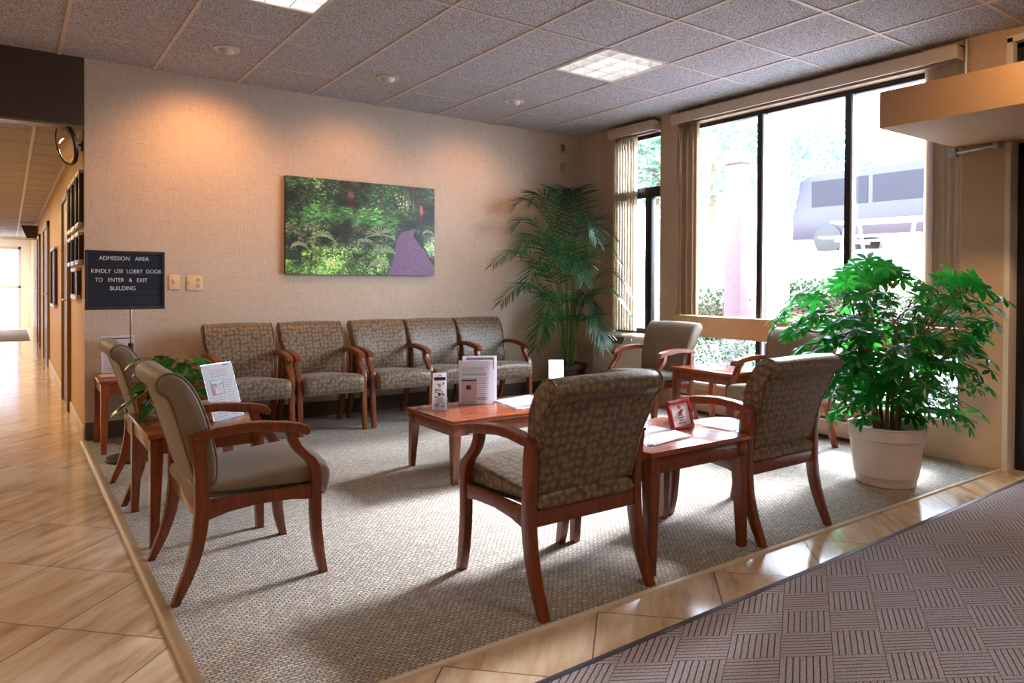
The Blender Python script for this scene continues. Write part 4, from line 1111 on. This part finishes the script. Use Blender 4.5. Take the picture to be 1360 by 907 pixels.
# ------------------------------------------------------------------ papers and holders
def sheet(bm, w, h, mi=0, M4=None, th=.001): box(bm, -w / 2, -th, 0, w / 2, 0, h, 0, mi, M4)
def print_lines(bm, w, z0, z1, n, mi=0, x0=None, rag=.25, rr=random.Random(4)):
    for k in range(n):
        z = lerp(z1, z0, k / max(1, n - 1)); L = w * (1 - rag * rr.random()); xs_ = -w / 2 if x0 is None else x0
        box(bm, xs_, -.0018, z - .0012, xs_ + L, -.0009, z + .0012, 0, mi)
def flyer_stand(name, label, loc, rotz, tilt, w, h, build, base=True):
    t = thing(name, label, 'sign', loc, rotz)
    Mt = Matrix.Rotation(-math.radians(tilt), 4, 'X')
    bm = bmesh.new(); sheet(bm, w, h, th=.0015); bm.transform(Mt); s = obj('sheet', bm, M['paper'], t, smooth=False)
    build(s, Mt)
    bm = bmesh.new(); box(bm, -w / 2 - .004, .0005, 0, w / 2 + .004, .003, h + .003, 0)
    bm.transform(Mt)
    if base:
        box(bm, -w / 2 - .004, -.02, 0, w / 2 + .004, .09, .0025)
    obj('acrylic_holder', bm, M['acrylic'], t, smooth=False)
    return t
def blk(parent, Mt, x0, z0, x1, z1, mat, name='printed_block'):
    bm = bmesh.new(); box(bm, x0, -.0024, z0, x1, -.0012, z1); bm.transform(Mt); obj(name, bm, mat, parent, smooth=False)
def lines(parent, Mt, w, z0, z1, n, mat, x0=None, rag=.25):
    bm = bmesh.new(); print_lines(bm, w, z0, z1, n, x0=x0, rag=rag); bm.transform(Mt); obj('text_lines', bm, mat, parent, smooth=False)
# flyer on left table (leaning, photo on it)
def b1(s, Mt):
    blk(s, Mt, -.07, .125, .012, .195, M['ink_blue'], 'photo')
    for k, (x, wd_, zb, zt, mn) in enumerate(((-.066, .014, .13, .175, 'red_ink'), (-.05, .016, .13, .165, 'frame_dark'), (-.031, .012, .13, .18, 'paper_pink'), (-.016, .02, .128, .172, 'door_wood'), (-.068, .076, .18, .193, 'frame_dark'))):
        bm = bmesh.new(); box(bm, x, -.0032, zb, x + wd_, -.0023, zt); bm.transform(Mt); obj('photo_detail', bm, M[mn], s, smooth=False)
    lines(s, Mt, .12, .215, .245, 4, M['ink'], -.06); lines(s, Mt, .055, .02, .19, 15, M['ink'], .022); lines(s, Mt, .08, .02, .11, 9, M['ink'], -.068); lines(s, Mt, .04, .263, .266, 2, M['ink_dark'], .035, 0)
fp2 = at(305, 556, 2, .506)
flyer_stand('flyer_stand', 'white flyer with a colour photo standing on the left end table', (fp2.x, fp2.y, .506), math.radians(36), 17, .20, .275, b1)
def b2f(s, Mt):
    blk(s, Mt, -.10, .245, .10, .252, M['ink_blue']); lines(s, Mt, .09, .225, .232, 2, M['ink_blue'], -.08); lines(s, Mt, .18, .02, .21, 16, M['ink'], -.09)
flyer_stand('flyer_stand', 'white notice standing on the left corner end table', (.645, 5.88, .506), math.radians(0), 6, .215, .272, b2f)
bm = bmesh.new()
for k in range(5): box(bm, -.11, -.08, k * .002, .11, .08, k * .002 + .0018, M4=Matrix.Rotation(random.uniform(-.15, .15), 4, 'Z'))
o = obj('magazine_stack', bm, M['paper_pink'], smooth=False); o.location = (.62, 5.66, .506); tag(o, 'thin stack of pinkish leaflets on the left corner end table', 'leaflets')
CT = .3785
# narrow brochure box on coffee table
p0 = at(588, 546, 2, CT)
t = thing('brochure_holder', 'narrow white brochure box with small photos at the left end of the coffee table', 'brochure holder', (p0.x, p0.y + .03, CT), math.radians(-22))
Mt = Matrix.Rotation(-math.radians(13), 4, 'X')
bm = bmesh.new(); prism(bm, [(0, 0), (.06, 0), (.085, .0), (.05, .225), (.04, .23), (.035, .23)], -.042, .042, .002, axis='x'); obj('box', bm, M['paper'], t)
Mt = Matrix.Rotation(-math.atan2(.035, .23), 4, 'X')
bm = bmesh.new(); box(bm, -.036, -.0025, .185, .036, -.001, .205); tube(bm, [(-.01, -.003, .205), (-.008, -.003, .218), (.008, -.003, .218), (.01, -.003, .205)], .002, 6); bm.transform(Mt); obj('heading_print', bm, M['ink_dark'], t, smooth=False)
for k, mname in enumerate(('paper_green', 'ink', 'ink_dark', 'paper_green', 'ink')):
    bm = bmesh.new(); rr = random.Random(k)
    for _ in range(9):
        x = rr.uniform(-.036, .02); z = .15 - k * .03 + rr.uniform(-.012, .012); box(bm, x, -.0025, z, x + rr.uniform(.006, .016), -.001, z + rr.uniform(.004, .014))
    bm.transform(Mt); obj('small_print_photo', bm, M[mname], t, smooth=False)
bm = bmesh.new(); box(bm, -.045, -.03, 0, .045, -.028, .075); box(bm, .0425, -.03, 0, .0445, .07, .08); box(bm, -.045, -.03, 0, .045, .07, .002); obj('acrylic_pocket', bm, M['acrylic'], t, smooth=False)
# big brochure rack
p0 = at(634, 537, 2, CT)
def b3(s, Mt):
    blk(s, Mt, -.09, .185, .07, .205, M['paper_green']); lines(s, Mt, .17, .215, .24, 4, M['ink'], -.09); lines(s, Mt, .08, .03, .17, 12, M['ink'], .01); blk(s, Mt, .0, .035, .07, .045, M['paper_green'])
t = flyer_stand('brochure_rack', 'clear rack with white forms and a lilac leaflet on the coffee table', (p0.x, p0.y + .015, CT), math.radians(-24), 5, .225, .285, b3)
bm = bmesh.new(); box(bm, -.1, -.028, .01, -.0, -.026, .175, .001); o = obj('leaflet', bm, M['paper_grey'], t, smooth=False)
bm = bmesh.new(); box(bm, -.098, -.0295, .155, -.002, -.028, .163); box(bm, -.07, -.0295, .10, -.04, -.028, .128); obj('leaflet_print', bm, M['ink_dark'], o, smooth=False)
bm = bmesh.new(); box(bm, -.085, .05, .005, .145, .052, .31); obj('rear_form', bm, M['paper'], t, smooth=False)
bm = bmesh.new(); box(bm, -.06, .048, .285, .125, .0495, .30); box(bm, .11, .048, .22, .125, .0495, .30); obj('rear_form_print', bm, M['ink'], t, smooth=False)
# trifold holder near chair A
p0 = at(739, 535, 2, CT)
t = thing('pamphlet_holder', 'single folded pamphlet standing upright at the right part of the coffee table', 'pamphlet', (p0.x, p0.y, CT), math.radians(-32))
bm = bmesh.new(); box(bm, -.05, 0, .004, .05, .006, .285, .001); bm.transform(Matrix.Rotation(-.12, 4, 'X')); s = obj('pamphlet', bm, M['paper'], t)
Mt = Matrix.Rotation(-.12, 4, 'X'); lines(s, Mt, .08, .03, .26, 17, M['ink'], -.04)
bm = bmesh.new(); box(bm, -.055, -.012, 0, .055, -.01, .06); box(bm, -.055, -.012, 0, .055, .05, .003); box(bm, -.055, -.012, 0, -.053, .04, .06); box(bm, .053, -.012, 0, .055, .04, .06); obj('acrylic_pocket', bm, M['acrylic'], t, smooth=False)
# loose papers
def paper_pile(name, label, corners, z, n, rr):
    C = [at(u, v, 2, z) for u, v in corners]; c = sum(C, Vector()) / len(C)
    bm = bmesh.new()
    for k in range(n):
        R = Matrix.Rotation(rr.uniform(-.10, .10), 4, 'Z') if k < n - 1 else Matrix.Identity(4); q = [(R @ (p - c)) * rr.uniform(.92, 1) for p in C]
        zz = k * .0014; dx, dy = rr.uniform(-.015, .015), rr.uniform(-.012, .012)
        A_ = [bm.verts.new((p.x + dx, p.y + dy, zz)) for p in q]; B_ = [bm.verts.new((p.x + dx, p.y + dy, zz + .001)) for p in q]
        bm.faces.new(B_); bm.faces.new(A_[::-1])
        for i in range(len(q)): bm.faces.new((A_[i], A_[(i + 1) % len(q)], B_[(i + 1) % len(q)], B_[i]))
    bmesh.ops.recalc_face_normals(bm, faces=bm.faces)
    o = obj(name, bm, M['paper'], smooth=False); o.location = (c.x, c.y, z + .0008); tag(o, label, 'papers')
    return o
rr = random.Random(9)
paper_pile('paper_sheets', 'fanned white sheets lying in the middle of the coffee table', [(657, 533), (690, 545), (724, 538), (706, 525)], CT, 5, rr)
paper_pile('paper_sheets', 'white sheets on the front end table, left of the red frame', [(858, 593), (916, 580), (893, 572), (862, 567)], .506, 5, rr)
paper_pile('paper_sheets', 'white sheets on the front end table, right of the red frame against the chair', [(934, 566), (974, 573), (976, 563), (956, 558)], .506, 3, rr)
# red frame
p0 = at(911, 569, 2, .506)
t = thing('tabletop_frame', 'small crimson picture frame with a notice on the front end table', 'frame', (p0.x, p0.y, .506), math.radians(-10) )
Mt = Matrix.Rotation(-math.radians(14), 4, 'X'); w, h, b = .067, .145, .017
p1 = at(895, 573.5, 2, .506); p2 = at(923, 566, 2, .506)
yaw = math.atan2(p2.y - p1.y, p2.x - p1.x); t.rotation_euler = (0, 0, yaw)
t.location = ((p1.x + p2.x) / 2, (p1.y + p2.y) / 2, .506); w = (p2 - p1).length / 2
h = .135
bm = bmesh.new()
for (x0, z0, x1, z1) in ((-w, 0, w, b), (-w, h - b, w, h), (-w, b, -w + b, h - b), (w - b, b, w, h - b)): box(bm, x0, 0, z0, x1, .016, z1, .002)
bm.transform(Mt); obj('frame', bm, M['redframe'], t)
bm = bmesh.new(); box(bm, -w + b, .006, b, w - b, .01, h - b); bm.transform(Mt); s = obj('notice', bm, M['paper'], t, smooth=False)
bm = bmesh.new(); 
for k, L in enumerate((.04, .03, .055, .035, .055)): box(bm, -L / 2, .0045, h * .56 - k * .012, L / 2, .006, h * .56 - k * .012 + .004)
bm.transform(Mt); obj('text_lines', bm, M['ink_dark'], s, smooth=False)
bm = bmesh.new(); box(bm, -.012, .0045, h * .70, -.002, .006, h * .82); box(bm, .0, .0045, h * .70, .01, .006, h * .78); bm.transform(Mt); obj('emblem', bm, M['red_ink'], s, smooth=False)
bm = bmesh.new(); prism(bm, [(.012, .09), (.016, .09), (.062, 0), (.056, 0)], -.012, .012, 0, axis='x'); obj('easel_back', bm, M['redframe'], t)

# ------------------------------------------------------------------ outdoors
bm = bmesh.new()
nx, ny = 26, 40; X0, X1, Y0, Y1 = XW + .23, 30, -12, 26
gridv = []
def gz(x, y):
    if x < 7.5: return -.02
    if x < 13: return lerp(-.02, 1.85, ((x - 7.5) / 5.5) ** 1.0)
    return 1.85
for i in range(nx + 1):
    row = []
    for j in range(ny + 1):
        x = lerp(X0, X1, (i / nx) ** 1.5); y = lerp(Y0, Y1, j / ny); row.append(bm.verts.new((x, y, gz(x, y) + mnoise.noise(Vector((x, y, 0))) * .05)))
    gridv.append(row)
for i in range(nx):
    for j in range(ny):
        f = bm.faces.new((gridv[i][j], gridv[i + 1][j], gridv[i + 1][j + 1], gridv[i][j + 1])); cx = (gridv[i][j].co.x + gridv[i + 1][j].co.x) / 2
        f.material_index = 1 if 8 < cx < 11 and mnoise.noise(Vector((cx * .5, gridv[i][j].co.y * .5, 3))) > -.1 else (2 if cx >= 13 else 0)
o = struct('ground', bm, [M['bounce_ground'], M['mulch'], M['asphalt']])
bmx = bmesh.new()
def bush(name, label, cat, c, r, n, mat, grp=None, L=.07, box_=False):
    rr = random.Random(hash(label) % 1000 if False else int(c[0] * 100 + c[1] * 37)); bm = bmesh.new()
    for _ in range(n):
        while True:
            q = Vector((rr.uniform(-1, 1), rr.uniform(-1, 1), rr.uniform(-1, 1)))
            if box_: break
            if .5 < q.length < 1: break
        q = Vector((q.x * r[0], q.y * r[1], q.z * r[2] + r[2]))
        d = Vector((rr.uniform(-1, 1), rr.uniform(-1, 1), rr.uniform(-.2, 1)))
        leaf_mesh(bm, q, d, Vector((0, 0, 1)), L * rr.uniform(.7, 1.3), L * .3, .3, 2)
    o = obj(name, bm, mat, smooth=False); o.location = c; tag(o, label, cat, grp); return o
bush('hedge', 'clipped green hedge right outside the lower window panes', 'hedge', (6.35, 4.0, -.02), (.45, 2.6, .29), 16000, M['bush'], None, .05, True)
gb = 'garden bushes outside'
for k, (u, v, x, r) in enumerate([(948, 385, 9.5, .5), (1075, 372, 9.9, .5), (1215, 400, 9.0, .6), (1110, 395, 7.5, .28), (940, 405, 8.6, .35)]):
    p = at(u, v, 0, x); bush('bush', ['pale bush seen left of the maroon post outside', 'pale rounded bush right of the white column outside', 'bush outside behind the umbrella plant top', 'low bush at the foot of the bank right of the white column', 'low bush outside near the left blind stack'][k], 'bush', (p.x, p.y, gz(p.x, p.y) - .05), (r, r * 1.3, r * .5), 1500, M['bush'], gb, .09)
gtree = 'trees beyond the parking area'
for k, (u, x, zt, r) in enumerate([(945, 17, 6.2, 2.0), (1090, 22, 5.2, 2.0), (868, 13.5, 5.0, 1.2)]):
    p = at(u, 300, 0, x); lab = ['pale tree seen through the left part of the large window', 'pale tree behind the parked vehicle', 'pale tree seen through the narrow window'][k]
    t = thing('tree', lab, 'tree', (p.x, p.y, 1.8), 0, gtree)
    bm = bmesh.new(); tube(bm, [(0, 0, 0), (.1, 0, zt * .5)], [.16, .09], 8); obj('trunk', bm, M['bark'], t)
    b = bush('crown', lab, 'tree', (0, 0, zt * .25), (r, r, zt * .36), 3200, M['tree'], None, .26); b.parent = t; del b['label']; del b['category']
# maroon post
p = at(979, 300, 0, 8.0); zt = at(979, 202, 0, 8.0).z
bm = bmesh.new(); box(bm, -.1, -.135, 0, .1, .135, zt + .05, .005); box(bm, -.12, -.155, zt - .12, .12, .155, zt - .06, .004); box(bm, -.13, -.16, 0, .13, .16, .25, .01); o = obj('wooden_post', bm, M['redpost']); o.location = (p.x, p.y, -.05)
tag(o, 'maroon painted square post outside the large window', 'post')
p = at(1030, 300, 0, 8.8)
bm = bmesh.new(); lathe(bm, [(0, 0), (.24, 0), (.24, .2), (.19, .22), (.18, 3.3), (.23, 3.32), (.24, 3.5), (0, 3.5)], 28); o = obj('porch_column', bm, M['white_col']); o.location = (p.x, p.y, -.02); tag(o, 'wide white column outside, right of the maroon post', 'column')
# parked vehicle
p = at(1120, 300, 0, 15.0)
t = thing('parked_van', 'dark parked van on the raised parking area outside', 'van', (p.x + .8, p.y - 1.2, 1.86), math.radians(90))
bm = bmesh.new(); prism(bm, [(-2.4, .35), (-2.4, .95), (-2.3, 1.05), (-1.7, 1.75), (-1.3, 1.85), (1.9, 1.85), (2.2, 1.7), (2.35, 1.0), (2.4, .9), (2.4, .35)], -.9, .9, .06, axis='y'); obj('body', bm, M['suv'], t)
bm = bmesh.new()
for s in (-1, 1):
    prism(bm, [(-2.0, 1.08), (-1.55, 1.62), (-.9, 1.66), (-.9, 1.08)], s * .905 - .004, s * .905 + .004, 0, axis='y'); box(bm, -.8, s * .905 - .004, 1.08, .5, s * .905 + .004, 1.66); box(bm, .6, s * .905 - .004, 1.08, 1.9, s * .905 + .004, 1.66)
obj('window', bm, plain('tinted_van_window', srgb(24, 20, 32), .5, spec=.3), t)
for sx in (-1.5, 1.5):
    for s in (-1, 1):
        bm = bmesh.new(); lathe(bm, [(0, -.11), (.2, -.11), (.33, -.1), (.34, 0), (.33, .1), (.2, .11), (0, .11)], 24, M4=Matrix.Translation((sx, s * .82, .34)) @ Matrix.Rotation(PI / 2, 4, 'X')); obj('wheel', bm, M['black_plastic'], t)
bm = bmesh.new(); 
for s in (-1, 1): lathe(bm, [(0, .03), (.09, .03), (.1, 0)], 18, M4=Matrix.Translation((-2.41, s * .6, .75)) @ Matrix.Rotation(-PI / 2, 4, 'Y'))
obj('headlamp', bm, M['white_col'], t)
# picnic table outside
p = at(1176, 350, 0, 12.2)
t = thing('picnic_table', 'grey picnic table outside seen just above the umbrella plant', 'table', (p.x, p.y, gz(12.2, 0) - .02), .1)
bm = bmesh.new(); 
for k in range(4): box(bm, -.35 + k * .18, -.8, .70, -.19 + k * .18, .8, .74, .004)
obj('tabletop', bm, M['asphalt'], t)
for s in (-1, 1):
    bm = bmesh.new(); box(bm, s * .65 - .14, -.8, .42, s * .65 + .14, .8, .45, .004); obj('bench_seat', bm, M['asphalt'], t)
    bm = bmesh.new(); box(bm, -.65, s * .55 - .03, .36, .65, s * .55 + .03, .42); 
    tube(bm, [(-.25, s * .55, .72), (-.55, s * .55, 0)], .03, 8); tube(bm, [(.25, s * .55, .72), (.55, s * .55, 0)], .03, 8); obj('leg_frame', bm, M['asphalt'], t)

# ------------------------------------------------------------------ light
wd = bpy.data.worlds.new('World'); S.world = wd; wd.use_nodes = True
nt = wd.node_tree; bg = nt.nodes['Background']
sk = nt.nodes.new('ShaderNodeTexSky'); sk.sky_type = 'HOSEK_WILKIE'; sk.sun_direction = Vector((.7, -.5, .6)).normalized(); sk.turbidity = 6; sk.ground_albedo = .6
mx_ = nt.nodes.new('ShaderNodeMix'); mx_.data_type = 'RGBA'; mx_.inputs[0].default_value = .85; nt.links.new(sk.outputs[0], mx_.inputs[6]); mx_.inputs[7].default_value = (.70, .83, 1, 1)
nt.links.new(mx_.outputs[2], bg.inputs[0]); bg.inputs[1].default_value = 30.0
def area(name, loc, dirv, sx, sy, e, col, portal=False, spread=180):
    li = bpy.data.lights.new(name, 'AREA'); li.shape = 'RECTANGLE'; li.size = sx; li.size_y = sy; li.energy = e; li.color = col; li.spread = math.radians(spread)
    o = bpy.data.objects.new(name, li); COL.objects.link(o); o.location = loc; o.rotation_euler = Vector(dirv).to_track_quat('-Z', 'Y').to_euler()
    if portal: li.cycles.is_portal = True
    return o
sun = bpy.data.lights.new('hazy_sun', 'SUN'); sun.energy = 27; sun.angle = math.radians(14); sun.color = (.93, .96, 1)
so = bpy.data.objects.new('hazy_sun', sun); COL.objects.link(so); so.rotation_euler = Vector((-1, -.17, -.66)).to_track_quat('-Z', 'Y').to_euler()
# window portals guide sampling of the sky
area('portal_large', (XO + .02, 3.35, 1.5), (-1, 0, 0), 2.5, 2.5, 1, (1, 1, 1), True)
area('portal_small', (XO + .02, 5.11, 1.7), (-1, 0, 0), .7, 2.1, 1, (1, 1, 1), True)
area('portal_end', (-1.1, CE + .2, 1.0), (0, -1, 0), 2.8, 2.2, 1, (1, 1, 1), True)
# unseen fill lamps added at ceiling height behind and beside the camera
for (x, y, e) in ((2.4, .3, 16), (-.9, .3, 26), (-1.4, 3.2, 22), (2.4, -1.6, 16)):
    area('lobby_fill', (x, y, H - .03), (0, 0, -1), .56, .56, e, (1, .74, .50) if x < 0 else (1, .86, .70))
area('entry_downlight', (3.3, .85, H - .06), (1, 0, -.62), .12, .12, 22, (1, .60, .28), spread=110)
for y in (7.6, 10.2, 13, 16, 20.6): area('corridor_light', (-.95, y, 2.27), (0, 0, -1), .5, .5, 56 if y < 20 else 80, (1, .74, .42) if y < 20 else (1, .95, .9))  # farthest one is added, whiter, standing in for daylight on the end wall

S.view_settings.view_transform = 'Standard'; S.view_settings.look = 'None'; S.view_settings.exposure = 0; S.view_settings.gamma = 1; S.view_settings.use_curve_mapping = False
cy = S.cycles; cy.use_denoising = True; cy.max_bounces = 10; cy.diffuse_bounces = 6; cy.glossy_bounces = 4; cy.transparent_max_bounces = 12; cy.sample_clamp_indirect = 6; cy.caustics_reflective = False; cy.caustics_refractive = False
